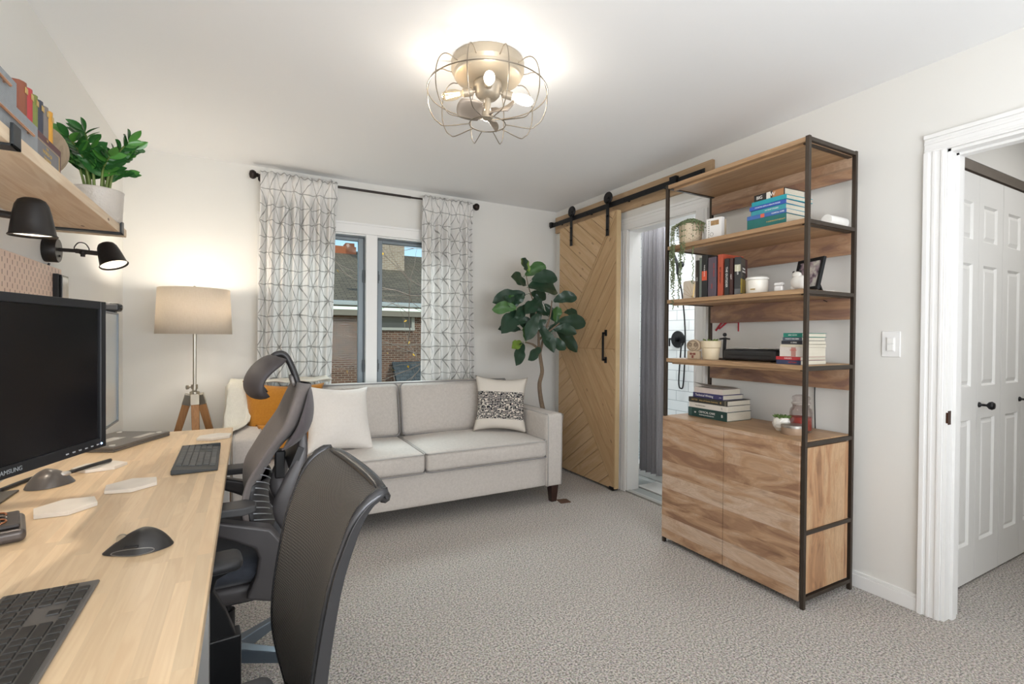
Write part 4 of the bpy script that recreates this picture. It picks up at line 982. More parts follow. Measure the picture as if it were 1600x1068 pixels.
WPIL = mk_weave('white_cotton', '#efeae4', '#e2dcd5', 1600, bmp=.25)
pillow('throw_pillow', 'mustard yellow throw pillow leaning in the left sofa corner behind the headrest chair', .50, .47, .16, MUST, (.21, 3.40, .470), (-.32, .07, .12), 2)
pillow('throw_pillow', 'second mustard pillow low on the seat beneath the leaning mustard pillow', .42, .22, .14, MUST, (.27, 3.24, .488), (-.5, 0, .15), 7)
pillow('throw_pillow', 'large plain white throw pillow on the left seat cushion', .46, .45, .17, WPIL, (.525, 3.19, .484), (-.42, .10, .28), 3)
def mk_loop_pillow():
    m, nt, b = nodes('cream_black_loop_weave'); uv = coords(nt, 'UV'); sx = N(nt, 'ShaderNodeSeparateXYZ'); nt.links.new(uv, sx.inputs[0]); U, Vv = sx.outputs[0], sx.outputs[1]
    band = math_n(nt, 'MULTIPLY', math_n(nt, 'GREATER_THAN', Vv, .20), math_n(nt, 'LESS_THAN', Vv, .70))
    row = math_n(nt, 'MULTIPLY', Vv, 34.0); rid = math_n(nt, 'FLOOR', row)
    cb = N(nt, 'ShaderNodeCombineXYZ'); nt.links.new(math_n(nt, 'MULTIPLY', U, 22.0), cb.inputs[0]); nt.links.new(math_n(nt, 'MULTIPLY', rid, 3.7), cb.inputs[1])
    n = N(nt, 'ShaderNodeTexNoise', i_Scale=1.0, i_Detail=1.0); nt.links.new(cb.outputs[0], n.inputs['Vector'])
    line = math_n(nt, 'GREATER_THAN', math_n(nt, 'FRACT', row), .45)
    blk = math_n(nt, 'MULTIPLY', math_n(nt, 'GREATER_THAN', n.outputs[0], .43), line)
    n2 = N(nt, 'ShaderNodeTexNoise', i_Scale=30.0, i_Detail=3.0); nt.links.new(uv, n2.inputs['Vector'])
    blob = math_n(nt, 'GREATER_THAN', n2.outputs[0], .56)
    f = math_n(nt, 'MULTIPLY', band, math_n(nt, 'MAXIMUM', blk, blob))
    fine = N(nt, 'ShaderNodeTexNoise', i_Scale=160.0, i_Detail=2.0); nt.links.new(uv, fine.inputs['Vector'])
    base = mixc(nt, fine.outputs[0], lin('#d9d0c4'), lin('#ece5db'))
    nt.links.new(mixc(nt, f, base, lin('#22222a')), b.inputs['Base Color']); b.inputs['Roughness'].default_value = .95
    h = math_n(nt, 'ADD', math_n(nt, 'MULTIPLY', f, 1.0), math_n(nt, 'MULTIPLY', fine.outputs[0], .4)); bump(nt, b, h, .9, .008)
    return m
pillow('throw_pillow', 'cream throw pillow with a black and white looped yarn band at the right arm', .42, .44, .15, mk_loop_pillow(), (1.715, 3.345, .486), (-.28, .05, -.40), 5)

# ---------------------------------------------------------------- throw blanket on the left corner
def throw():
    rnd = random.Random(4)
    def ss(a, b2, x): t = max(0, min(1, (x-a)/(b2-a))); return t*t*(3-2*t)
    def f(u, v):
        if u < .45:                       # outside drop
            t = u/.45; ya, yb = 3.14, 3.828; y = ya+(yb-ya)*v
            top = .672+.235*ss(.30, .62, v); z = .30+(top-.30)*t+.03*math.sin(v*9)*(1-t); x = -.098-.03*(1-t)-.012*math.sin(v*16+t*2)*(1-t*.6)-.01*(v > .3)
        else:
            t = (u-.45)/.55; x = -.098+.62*t; s = ss(.0, .33, t); ya = 3.14+.46*s; y = ya+(3.828-ya)*v
            lowz = .672; top = .672+.235*ss(3.38, 3.60, y)
            z = top+.02*math.exp(-((t-.02)/.08)**2)*0
            z += .006*math.sin(v*14+t*7)
        w = .006*math.sin(x*40+y*23)+.005*math.sin(y*57+z*31)
        return Vector((x+w*.5, y, z+w*.6+.004))
    o = MB().grid(f, 60, 44).build('throw_blanket', mk_weave('cream_knit', '#e9e6da', '#d6d3c6', 600, bmp=.8), solid=.008, smooth=True, label='cream woven throw blanket draped over the left sofa arm and back', cat='blanket')
    fr = MB()
    for k in range(40):
        v = k/39; p = f(0, v); fr.tube([p, p+Vector((-.004, rnd.uniform(-.004, .004), -.03)), p+Vector((rnd.uniform(-.006, .006), rnd.uniform(-.008, .008), -.07))], .0025, 4)
    fr.build('fringe', mk('cream_fringe', '#c9c4b4', .9, var=.1), o)
throw()

# ================================================================ CURTAINS
def mk_curtain():
    m, nt, b = nodes('white_star_print_linen'); uv = coords(nt, 'UV')
    nz = N(nt, 'ShaderNodeTexNoise', i_Scale=5.0, i_Detail=1.0); nt.links.new(uv, nz.inputs['Vector'])
    wv = N(nt, 'ShaderNodeVectorMath', operation='MULTIPLY_ADD'); nt.links.new(nz.outputs['Color'], wv.inputs[0]); wv.inputs[1].default_value = (.045, .045, 0); nt.links.new(uv, wv.inputs[2])
    sx = N(nt, 'ShaderNodeSeparateXYZ'); nt.links.new(wv.outputs[0], sx.inputs[0]); U, Vv = sx.outputs[0], sx.outputs[1]
    h = .112
    u1 = math_n(nt, 'MULTIPLY', U, .866/h); v1 = math_n(nt, 'MULTIPLY', Vv, .5/h); v0 = math_n(nt, 'MULTIPLY', Vv, 1/h)
    ts = [v0, math_n(nt, 'ADD', u1, v1), math_n(nt, 'SUBTRACT', u1, v1)]
    n2 = N(nt, 'ShaderNodeTexNoise', i_Scale=26.0, i_Detail=1.0); nt.links.new(uv, n2.inputs['Vector'])
    wd = math_n(nt, 'MULTIPLY_ADD', n2.outputs[0], .054, .0)
    f = None
    for t in ts:
        d = math_n(nt, 'ABSOLUTE', math_n(nt, 'SUBTRACT', math_n(nt, 'FRACT', math_n(nt, 'ADD', t, .5)), .5))
        l_ = math_n(nt, 'LESS_THAN', d, wd); f = l_ if f is None else math_n(nt, 'MAXIMUM', f, l_)
    n3 = N(nt, 'ShaderNodeTexNoise', i_Scale=300.0); nt.links.new(uv, n3.inputs['Vector'])
    f = math_n(nt, 'MULTIPLY', f, math_n(nt, 'MULTIPLY_ADD', n3.outputs[0], .5, .6))
    col = mixc(nt, f, lin('#f6f4f1'), lin('#a09e9a'))
    nt.links.new(col, b.inputs['Base Color']); b.inputs['Roughness'].default_value = .95
    tr = N(nt, 'ShaderNodeBsdfTranslucent'); nt.links.new(col, tr.inputs[0]); mx = N(nt, 'ShaderNodeMixShader'); mx.inputs[0].default_value = .30
    nt.links.new(b.outputs[0], mx.inputs[1]); nt.links.new(tr.outputs[0], mx.inputs[2]); nt.links.new(mx.outputs[0], nt.nodes['Material Output'].inputs['Surface'])
    return m
CM = mk_curtain()
RY = 3.90; RZ = 2.350
def curtain(label, xa0, xa1, xb0, xb1, seed, fullness, nf):
    rnd = random.Random(seed); ph = [rnd.uniform(0, 6) for _ in range(6)]
    def f(u, v):   # v: 0 bottom, 1 top
        x0 = xb0+(xa0-xb0)*v; x1 = xb1+(xa1-xb1)*v
        g = u+.020*math.sin(2*PI*u*3+ph[0])+.008*math.sin(2*PI*u*7+ph[1])
        amp = .026+.020*(1-v); 
        y = amp*math.sin(2*PI*nf*g+ph[2]+.5*(1-v))+.010*math.sin(2*PI*nf*2.3*g+ph[3])+(.006*math.sin(2*PI*nf*3.1*g+ph[4]))*(v**3)
        if v > .93: y = y*(.25 if v < .985 else .5)-.021
        zt = .04+v*(RZ+.028-.04)
        zt += (.006*math.sin(2*PI*nf*2*g+ph[5]) if v > .97 else 0)
        return Vector((x0+(x1-x0)*g, RY-.005+y, zt))
    wdt = (xa1-xa0)*fullness
    MB().grid(f, 170, 46, lambda u, v: (u*wdt+seed*.37, v*2.34)).build('curtain', CM, smooth=True, solid=.0015, label=label, cat='curtain', group='window curtains')
curtain('left white curtain panel with grey star line print', .078, .598, .045, .545, 1, 1.75, 6.5)
curtain('right white curtain panel with grey star line print beside the fig tree', 1.268, 1.715, 1.272, 1.765, 2, 1.85, 5.5)
rod = E('curtain_rod', 'dark bronze telescoping curtain rod across the top of the window', 'curtain rod', (.87, RY, RZ))
RB = mk('oil_rubbed_bronze', '#2c2320', .4, .5, var=.2)
MB().tube([(-.80, 0, 0), (.30, 0, 0)], .0095, 12).build('outer_tube', RB, rod, smooth=False)
MB().tube([(.10, 0, 0), (.85, 0, 0)], .0075, 12).build('inner_tube', RB, rod)
for s, x in ((-1, -.80), (1, .85)):
    MB().lathe([(0, 0), (.014, 0), (.014, .012), (.022, .016), (.030, .028), (.031, .040), (.024, .054), (0, .060)], (0,0,0), 24, Matrix.Translation((x, 0, 0)) @ Matrix.Rotation(s*PI/2, 4, 'Y')).build('finial', RB, rod, smooth=True)
    MB().tube([(x-s*.02, .0, 0), (x-s*.02, .085, 0)], .006, 8).lathe([(0, 0), (.022, 0), (.022, .006), (0, .006)], (0,0,0), 20, Matrix.Translation((x-s*.02, .092, 0)) @ Matrix.Rotation(PI/2, 4, 'X')).build('wall_mount', RB, rod)

# ================================================================ FLOOR LAMP
lamp = E('floor_lamp', 'tripod floor lamp with wooden legs and linen drum shade in the left corner', 'floor lamp', (-.285, 3.60, 0))
def mk_shade():
    m, nt, b = nodes('linen_shade'); w_ = N(nt, 'ShaderNodeTexNoise', i_Scale=8.0); co = coords(nt)
    mp = N(nt, 'ShaderNodeMapping'); mp.inputs['Scale'].default_value = (60, 60, 700); nt.links.new(co, mp.inputs[0])
    n = N(nt, 'ShaderNodeTexNoise', i_Scale=1.0, i_Detail=2.0); nt.links.new(mp.outputs[0], n.inputs['Vector'])
    mp2 = N(nt, 'ShaderNodeMapping'); mp2.inputs['Scale'].default_value = (500, 500, 30); nt.links.new(co, mp2.inputs[0])
    n2 = N(nt, 'ShaderNodeTexNoise', i_Scale=1.0, i_Detail=2.0); nt.links.new(mp2.outputs[0], n2.inputs['Vector'])
    col = mixc(nt, math_n(nt, 'MULTIPLY', math_n(nt, 'ADD', n.outputs[0], n2.outputs[0]), .5), lin('#cfc5b8'), lin('#efe9e0'))
    nt.links.new(col, b.inputs['Base Color']); b.inputs['Roughness'].default_value = .9
    tr = N(nt, 'ShaderNodeBsdfTranslucent'); nt.links.new(col, tr.inputs[0]); mx = N(nt, 'ShaderNodeMixShader'); mx.inputs[0].default_value = .45
    nt.links.new(b.outputs[0], mx.inputs[1]); nt.links.new(tr.outputs[0], mx.inputs[2]); nt.links.new(mx.outputs[0], nt.nodes['Material Output'].inputs['Surface']); return m
MB().lathe([(.202, 1.225), (.189, 1.502)], n=64).build('lamp_shade', mk_shade(), lamp, smooth=True, solid=.0025)
MB().tube([(0, 0, .86), (0, 0, 1.36)], .0095, 12).build('pole', CHROME, lamp, smooth=False)
MB().lathe([(0, 1.505), (.006, 1.505), (.009, 1.512), (.005, 1.522), (0, 1.524)], n=12).build('finial', CHROME, lamp, smooth=True)
_sp = MB(); 
for a in range(3): _sp.tube([(0, 0, 1.488), (.189*math.cos(a*2*PI/3), .189*math.sin(a*2*PI/3), 1.496)], .002, 6)
_sp.tube([(0, 0, 1.36), (.045, 0, 1.38), (.045, 0, 1.46), (0, 0, 1.488)], .0018, 6).tube([(0, 0, 1.36), (-.045, 0, 1.38), (-.045, 0, 1.46), (0, 0, 1.488)], .0018, 6)
_sp.build('harp', CHROME, lamp)
MB().lathe([(0, 1.345), (.016, 1.345), (.018, 1.37), (0, 1.37)], n=16).build('socket', CHROME, lamp)
BULB = mk('warm_bulb', '#fff2dc', .3, emit='#ffe2b4', estr=18)
MB().lathe([(.012, 1.37), (.014, 1.385), (.029, 1.415), (.030, 1.430), (.022, 1.450), (0, 1.458)], n=20).build('bulb', BULB, lamp, smooth=True)
light('POINT', 'floor_lamp_light', (-.285, 3.60, 1.475), 7.5, (1, .91, .78), radius=.03)
light('POINT', 'floor_lamp_light_low', (-.285, 3.60, 1.35), 2.6, (1, .91, .78), radius=.03)
MB().lathe([(0, .835), (.022, .835), (.026, .85), (.026, .868), (.012, .874), (.012, .885), (.018, .885), (.018, .912), (0, .912)], n=20).build('hub', CHROME, lamp)
MB().lathe([(0, 0), (.004, 0), (.004, .02), (.012, .02), (.013, .032), (0, .034)], (0,0,0), 14, Matrix.Translation((-.012, -.012, .898)) @ Matrix.Rotation(-PI/2, 4, 'Y') @ Matrix.Rotation(.5, 4, 'X')).build('thumb_screw', CHROME, lamp)
LW = mk_wood('lamp_leg_oak', '#b58455', '#97683e', axis='Z', across='X', scale=1.5)
for a in (-1.42, .67, 2.77+.0):
    ca, sa = math.cos(a), math.sin(a); t0 = Vector((.030*ca, .030*sa, .850)); t1 = Vector((.275*ca, .275*sa, .012))
    M = Matrix.Identity(4)
    l = MB().tube([t0.lerp(t1, .06), t0.lerp(t1, .35), t1], [.030, .026, .018], 4, sq=True).build('leg', LW, lamp, bevel=.003)
    MB().tube([t0, t0.lerp(t1, .075)], .0325, 4, sq=True).build('leg_cap', CHROME, l, bevel=.002)
    MB().tube([t1.lerp(t0, .02), t1-Vector((0, 0, .012))], .014, 8).build('foot', BLACK, l)
MB().tube(smooth_path([(0, 0, .84), (.015, .01, .6), (.06, .04, .35), (.13, .12, .1), (.2, .28, .01)]), .0025, 6).build('power_cord', mk('clear_cord', '#7d7a74', .4), lamp)

# ================================================================ FIDDLE-LEAF FIG
fig = E('potted_fiddle_leaf_fig', 'fiddle leaf fig tree in a pale pot behind the right sofa arm', 'potted tree', (2.23, 3.47, 0))
MB().lathe([(0, 0), (.095, 0), (.105, .01), (.128, .50), (.135, .55), (.135, .575), (.127, .575), (.122, .55), (0, .545)], n=48).build('pot', mk('woven_grey_pot', '#b0a79c', .7, var=.1, scale=50, bmp=.3, bscale=120), fig, smooth=True, bevel=.002)
MB().lathe([(0, .547), (.118, .552), (.06, .558), (0, .560)], n=24).build('soil', mk('dark_soil', '#3b2f26', 1, var=.4, scale=80), fig)
BARK = mk('fig_bark', '#7c6a58', .9, var=.3, scale=60, bmp=.6, bscale=80)
def fx(p): return Vector((p[0]-.03, p[1], p[2]))
tk = MB()
tk.tube(smooth_path([fx(p) for p in [(.0, 0, .55), (-.018, .0, .62), (-.035, .01, .72), (-.052, 0, .83), (-.034, -.01, .93), (-.040, 0, 1.02), (-.060, 0, 1.13)]]), [.021-.0002*i for i in range(37)], 9)
BR = {'a': [(-.06, 0, 1.13), (-.072, 0, 1.32), (-.10, .01, 1.48), (-.16, 0, 1.62), (-.19, 0, 1.73)], 'b': [(-.05, 0, 1.08), (-.02, -.02, 1.25), (.03, -.03, 1.40), (.05, -.02, 1.53)],
      'c': [(-.06, 0, 1.12), (-.13, -.02, 1.16), (-.22, -.05, 1.18)], 'd': [(-.07, 0, 1.28), (-.18, .03, 1.38), (-.30, .04, 1.46)], 'e': [(-.06, 0, 1.2), (.02, -.05, 1.28), (.09, -.08, 1.34)]}
for k, v in BR.items(): tk.tube(smooth_path([fx(p) for p in v], 4), [max(.003, .011-.0006*i) for i in range(4*(len(v)-1)+1)], 6)
tk.build('trunk', BARK, fig, smooth=True)
LV = [(-0.2,1.75,-0.25,1.82,'l'),(-0.24,1.75,-0.29,1.81,'d'),(-0.18,1.73,-0.04,1.84,'m'),(-0.18,1.68,0.01,1.75,'d'),(-0.2,1.65,-0.38,1.71,'d'),(-0.22,1.62,0.03,1.67,'d'),(-0.2,1.57,-0.42,1.54,'d'),(-0.14,1.58,0.01,1.58,'d'),(0.05,1.6,0.04,1.68,'m'),(0.05,1.52,0.21,1.6,'d'),(-0.32,1.44,-0.32,1.57,'m'),(-0.36,1.44,-0.41,1.54,'d'),(-0.31,1.46,-0.26,1.57,'d'),(-0.33,1.45,-0.49,1.47,'m'),(-0.28,1.42,-0.47,1.32,'d'),(-0.24,1.35,-0.35,1.35,'d'),(-0.23,1.28,-0.38,1.3,'d'),(-0.13,1.41,-0.22,1.26,'d'),(-0.08,1.52,-0.24,1.44,'d'),(-0.08,1.58,-0.06,1.39,'d'),(0.09,1.34,0.1,1.49,'m'),(0.1,1.35,0.31,1.37,'d'),(0.1,1.32,0.23,1.32,'l'),(0.03,1.31,0.21,1.27,'d'),(0.09,1.29,0.25,1.17,'d'),(-0.06,1.32,0.01,1.16,'d'),(-0.04,1.2,0.11,1.16,'d'),(-0.08,1.13,-0.2,1.07,'d'),(-0.23,1.18,-0.35,1.15,'l'),(-0.23,1.19,-0.22,1.26,'m'),(-0.22,1.17,-0.32,1.05,'d'),(-0.16,1.23,-0.22,1.39,'d'),(0.0,1.5,0.09,1.4,'d'),(-0.04,1.36,-0.13,1.32,'d'),(-0.02,1.45,-0.08,1.53,'d'),(0.15,1.43,0.24,1.44,'d'),(-0.19,1.48,-0.32,1.4,'d'),(0.04,1.4,-0.04,1.46,'d'),(-0.11,1.27,-0.19,1.32,'d'),(0.0,1.27,0.09,1.32,'d')]
LM = {'l': mk('leaf_lime', '#76903c', .4, var=.12, scale=18), 'm': mk('leaf_mid_green', '#456b38', .38, var=.15, scale=18), 'd': mk('leaf_dark_green', '#26402f', .36, var=.2, scale=18)}
def leaves():
    rnd = random.Random(3); mb = {k: MB() for k in LM}
    for (x0, z0, x1, z1, c) in LV:
        a = Vector((x0-.03, rnd.uniform(-.10, .03), z0)); d = Vector((x1-x0, 0, z1-z0)); L0 = d.length
        L = max(L0*1.25, .15); d.y = rnd.uniform(-.6, .3)*L0; d.normalize()
        fc_ = Vector((rnd.uniform(-.3, .3), -1, rnd.uniform(-.1, .7))); s = d.cross(fc_).normalized(); nrm = s.cross(d).normalized()
        w = L*.26; droop = rnd.uniform(.05, .25)
        def f(u, v):
            t = v; ww = w*(math.sin(PI*min(1, t**1.25*.98+.02))**.62)*(1-.18*math.exp(-((t-.38)/.12)**2)); q = 2*u-1
            p = a+d*L*t+s*ww*q+nrm*(abs(q)*ww*.30-.0+.006*math.sin(t*16)*abs(q)); p.z -= droop*L*t*t
            return p
        mb[c].grid(f, 6, 12)
        mb[c].tube([a-d*.02, a+d*L*.1], .0018, 4)
    for k, v in mb.items(): v.build('foliage', LM[k], fig, smooth=True, label={'l': 'young lime green leaves', 'm': 'mid green leaves', 'd': 'dark green leaves'}[k])
leaves()

# ================================================================ CEILING FIXTURE
cf = E('ceiling_fan_light', 'caged champagne ceiling fan light with four glowing bulbs', 'ceiling light', (.94, 1.975, 2.16))
CH = mk('champagne_metal', '#b0a594', .42, .3, var=.08, scale=12)
WIRE = mk('cage_wire_metal', '#8d8477', .35, .8, var=.05)
CHI = mk('fan_blade_metal', '#958a7f', .45, .3, var=.05)
MB().lathe([(0, .28), (.158, .28), (.162, .272), (.162, .238), (.156, .232), (.150, .226), (.150, .214), (.145, .208), (.138, .206), (.06, .190), (0, .19)], n=56).build('canopy', CH, cf, smooth=False, bevel=.001)
MB().lathe([(0, .20), (.062, .19), (.064, .165), (.058, .160), (.054, .135), (.040, .12), (0, .118)], n=36).build('motor_housing', CH, cf, smooth=True)
MB().tube([(0, 0, .12), (0, 0, .045)], .012, 12).lathe([(0, .03), (.022, .03), (.026, .04), (.022, .06), (0, .062)], n=20).build('blade_hub', CH, cf)
for k in range(3):
    a0 = math.radians(-65+120*k)
    def bf(u, v, a0=a0):
        r = .018+.125*v; w = .030+.062*math.sin(PI*min(1, v*.85+.10))**.8; q = (u-.5)*2
        a = a0+q*w/max(r, .05)*.5*(1 if r > .05 else .7)
        rr = r*(1-.10*q*q)
        return Vector((rr*math.cos(a), rr*math.sin(a), .055+q*.022+.010*v*q))
    MB().grid(bf, 8, 10).build('blade', CHI, cf, smooth=True, solid=.003)
EDI = mk_glass('edison_glass', '#fff8ea', .3)
FIL = mk('glowing_filament', '#fff0d0', .3, emit='#ffd79a', estr=60)
HOT = mk('frosted_glow', '#fff6e6', .3, emit='#fff1dc', estr=7)
fwd = math.atan2(-1.97, -.94)
for k, (off, glow) in enumerate(((0, 1), (PI/2+.05, 1), (PI, 1), (-PI/2, 0))):
    a = fwd+off+.04; d = Vector((math.cos(a), math.sin(a), -.22)).normalized(); q = Vector((0, 0, 1)).rotation_difference(d).to_matrix().to_4x4()
    T = Matrix.Translation(Vector((math.cos(a)*.055, math.sin(a)*.055, .150))) @ q
    s = MB().lathe([(0, 0), (.007, 0), (.007, .012), (.018, .014), (.018, .055), (.015, .056), (0, .056)], (0,0,0), 20, T).build('bulb_socket', CH, cf)
    b2 = MB().lathe([(.012, .056), (.013, .066), (.021, .085), (.0235, .110), (.021, .135), (.012, .150), (0, .154)], (0,0,0), 20, T).build('bulb', HOT if glow else EDI, s, smooth=True)
    if not glow:
        fl = MB()
        for i in range(5): fl.tube([T @ Vector((.006*math.cos(i*1.256), .006*math.sin(i*1.256), .07)), T @ Vector((.011*math.cos(i*1.256), .011*math.sin(i*1.256), .135))], .0006, 4)
        fl.build('filament', FIL, s)
    pos = Vector((.94, 1.975, 2.16))+(T @ Vector((0, 0, .185)))
    light('POINT', 'ceiling_bulb_light', pos, .85, (1, .93, .83), radius=.022)
NW = 10
for k in range(NW):
    a = 2*PI*(k+.3)/NW; c, s = math.cos(a), math.sin(a); tw = .0
    pr_ = [(.160, .232), (.178, .236), (.200, .243), (.228, .236), (.252, .205), (.265, .150), (.262, .085), (.240, .030), (.215, .006), (.195, -.006), (.150, -.003), (.110, .003), (.080, .006)]
    w_ = MB().tube(smooth_path([(r*c, r*s, z) for r, z in pr_], 4), .0023, 6).build('cage_wire', WIRE, cf, smooth=True)
for r, z, n in ((.266, .145, 'cage_ring'), (.080, .006, 'cage_ring')):
    MB().tube([(r*math.cos(2*PI*i/64), r*math.sin(2*PI*i/64), z) for i in range(64)], .0026, 6, closed=True).build(n, WIRE, cf, smooth=True)

# ================================================================ DESK
DZ = .74
dsk = E('desk', 'long butcher block desk with pale laminated top along the left wall', 'desk', (-.38, 1.15, 0))
DTOP = mk_wood('butcher_block', '#ebd2b0', '#d2b08a', '#a5825a', 'Y', plank=.026, across='X', length=.42, scale=1.6, contrast=.6, rough=.38, shade=.10, bmp=.05)
MB().box(-.70+.38, -1.75, DZ-.028, -.063+.38, 1.775, DZ).build('desk_top', DTOP, dsk, bevel=.002)
WST = mk('white_steel', '#dcdad6', .4, .1, var=.02); GST = mk('grey_brown_steel', '#5d5652', .5, .2)
for y, mt in ((1.66, WST), (.18, WST), (-.25, GST), (-1.6, GST)):
    MB().box(-.135+.38, y-.03, 0, -.075+.38, y+.03, DZ-.0285).build('leg', mt, dsk, bevel=.003)
    MB().box(-.67+.38, y-.03, 0, -.61+.38, y+.03, DZ-.0285).build('leg', mt, dsk, bevel=.003)
    MB().box(-.61+.38, y-.02, DZ-.07, -.135+.38, y+.02, DZ-.0285).build('cross_bar', mt, dsk)
# monitors
SCR = mk('black_screen', '#0b0c10', .22, var=.02); BZ_ = mk('bezel_black', '#1d1e21', .35, var=.04)
def monitor(label, xr, yr, ang, w, h, z0, thick, screen, bezel, arm=.2, BZ_=BZ_):
    """xr, yr: front right edge; ang: heading of the screen's width from +Y"""
    o = E('computer_monitor', label, 'monitor', (xr, yr, DZ+.0002), -ang)   # local +y runs along the screen to its right edge (y=0), front faces +x
    z0 -= DZ; MBx = MB().box(-thick, -w, z0, 0, 0, z0+h); MBx.build('casing', BZ_, o, bevel=.004)
    b = bezel; f = MB().box(0, -w, z0, .006, -w+b, z0+h).box(0, -b, z0, .006, 0, z0+h).box(0, -w+b, z0, .006, -b, z0+b*1.25).box(0, -w+b, z0+h-b, .006, -b, z0+h)
    f.build('bezel', BZ_, o, bevel=.0015)
    MB().box(0, -w+b, z0+b*1.25, .0015, -b, z0+h-b).build('screen', screen, o)
    MB().box(-thick-.045, -w/2-.05, z0+h*.4, -thick, -w/2+.05, z0+h*.65).build('stand_mount', BZ_, o, bevel=.004)
    MB().tube([(-thick-.04, -w/2, z0+h*.52), (-arm, -w/2, z0+h*.52)], .018, 12).box(-arm, -w/2-.05, z0+h*.4, -arm+.012, -w/2+.05, z0+h*.65).build('wall_arm', BZ_, o, bevel=.002)
    return o
m1 = monitor('large black widescreen computer monitor at the left picture edge on the desk', -.315, 1.56, .343, .56, .36, .94, .045, SCR, .019, .20)
text('SAMSUNG', .0125, mk('bezel_lettering', '#9aa0a4', .4, .3), m1, plane_M((.0062, -.28, .212), (0, 1, 0), (0, 0, 1)))
for k in range(6): MB().box(.006, -.135+.020*k, .209, .0075, -.128+.020*k, .2115).build('button', mk('button_grey', '#a8a9ac', .4), m1)
MB().ball((.0062, -.018, .2105), .0022, 8).build('power_light', mk('blue_led', '#b8d4ff', .3, emit='#9fc4ff', estr=4), m1)
def mk_reflect():
    m, nt, b = nodes('screen_painted_reflection'); b.inputs['Base Color'].default_value = lin('#8b8f8e'); b.inputs['Roughness'].default_value = .18; b.inputs['Metallic'].default_value = .35
    n = N(nt, 'ShaderNodeTexNoise', i_Scale=3.0); nt.links.new(coords(nt), n.inputs['Vector']); nt.links.new(mixc(nt, n.outputs[0], lin('#b0b3b2'), lin('#c0c3c2')), b.inputs['Base Color']); return m  # pale grey base colour stands in for the screen's bright reflection
m2 = monitor('slim monitor mostly hidden behind the large black monitor, webcam on top', -.38, 2.05, .0, .48, .36, .93, .022, mk_reflect(), .005, .315, mk('bezel_grey', '#6d7276', .35, .2))
MB().box(-.70, 1.72, 0, -.607, 2.013, .006).build('metal_plate', mk('dark_plate', '#5b5752', .35, .6), loc=(0, 0, DZ+.0005), bevel=.002, label='flat dark metal plate on the desk under the large monitor', cat='plate')
wc = E('webcam', 'small black webcam clipped on top of the rear monitor', 'webcam', (-.385, 2.02, 1.2905))
MB().box(-.02, -.03, .004, .022, .028, .030).build('camera_body', BLKPL, wc, bevel=.007, seg=3)
MB().lathe([(0, 0), (.009, 0), (.008, .004), (0, .004)], (0,0,0), 16, Matrix.Translation((.022, 0, .017)) @ Matrix.Rotation(PI/2, 4, 'Y')).build('lens', SCR, wc)
MB().box(-.030, -.012, 0, .010, .012, .005).build('clip', BLKPL, wc)
# upturned closed laptop
lp = E('laptop', 'closed grey laptop lying upside down at the far end of the desk', 'laptop', (-.505, 2.712, DZ+.0005), -.462)
GL = mk('laptop_grey', '#77736f', .4, .5, var=.03, scale=30)
MB().box(-.12, -.172, 0, .12, .172, .009).build('lid', GL, lp, bevel=.003)
MB().box(-.12, -.172, .0095, .12, .172, .021).build('base_case', GL, lp, bevel=.003)
for x, y in ((.09, -.14), (.09, .14), (-.09, -.14), (-.09, .14), (.0, .0)): MB().lathe([(0, .021), (.011, .021), (.010, .0235), (0, .0235)], (x, y, 0), 16).build('rubber_foot', mk('pale_rubber', '#c9c6c0', .6), lp)
for a in ((-.03, -.12, .02, .03), (.055, .02, .085, .13)): MB().box(a[0], a[1], .021, a[2], a[3], .0214).build('sticker', mk('label_grey', '#bdbab4', .5), lp)

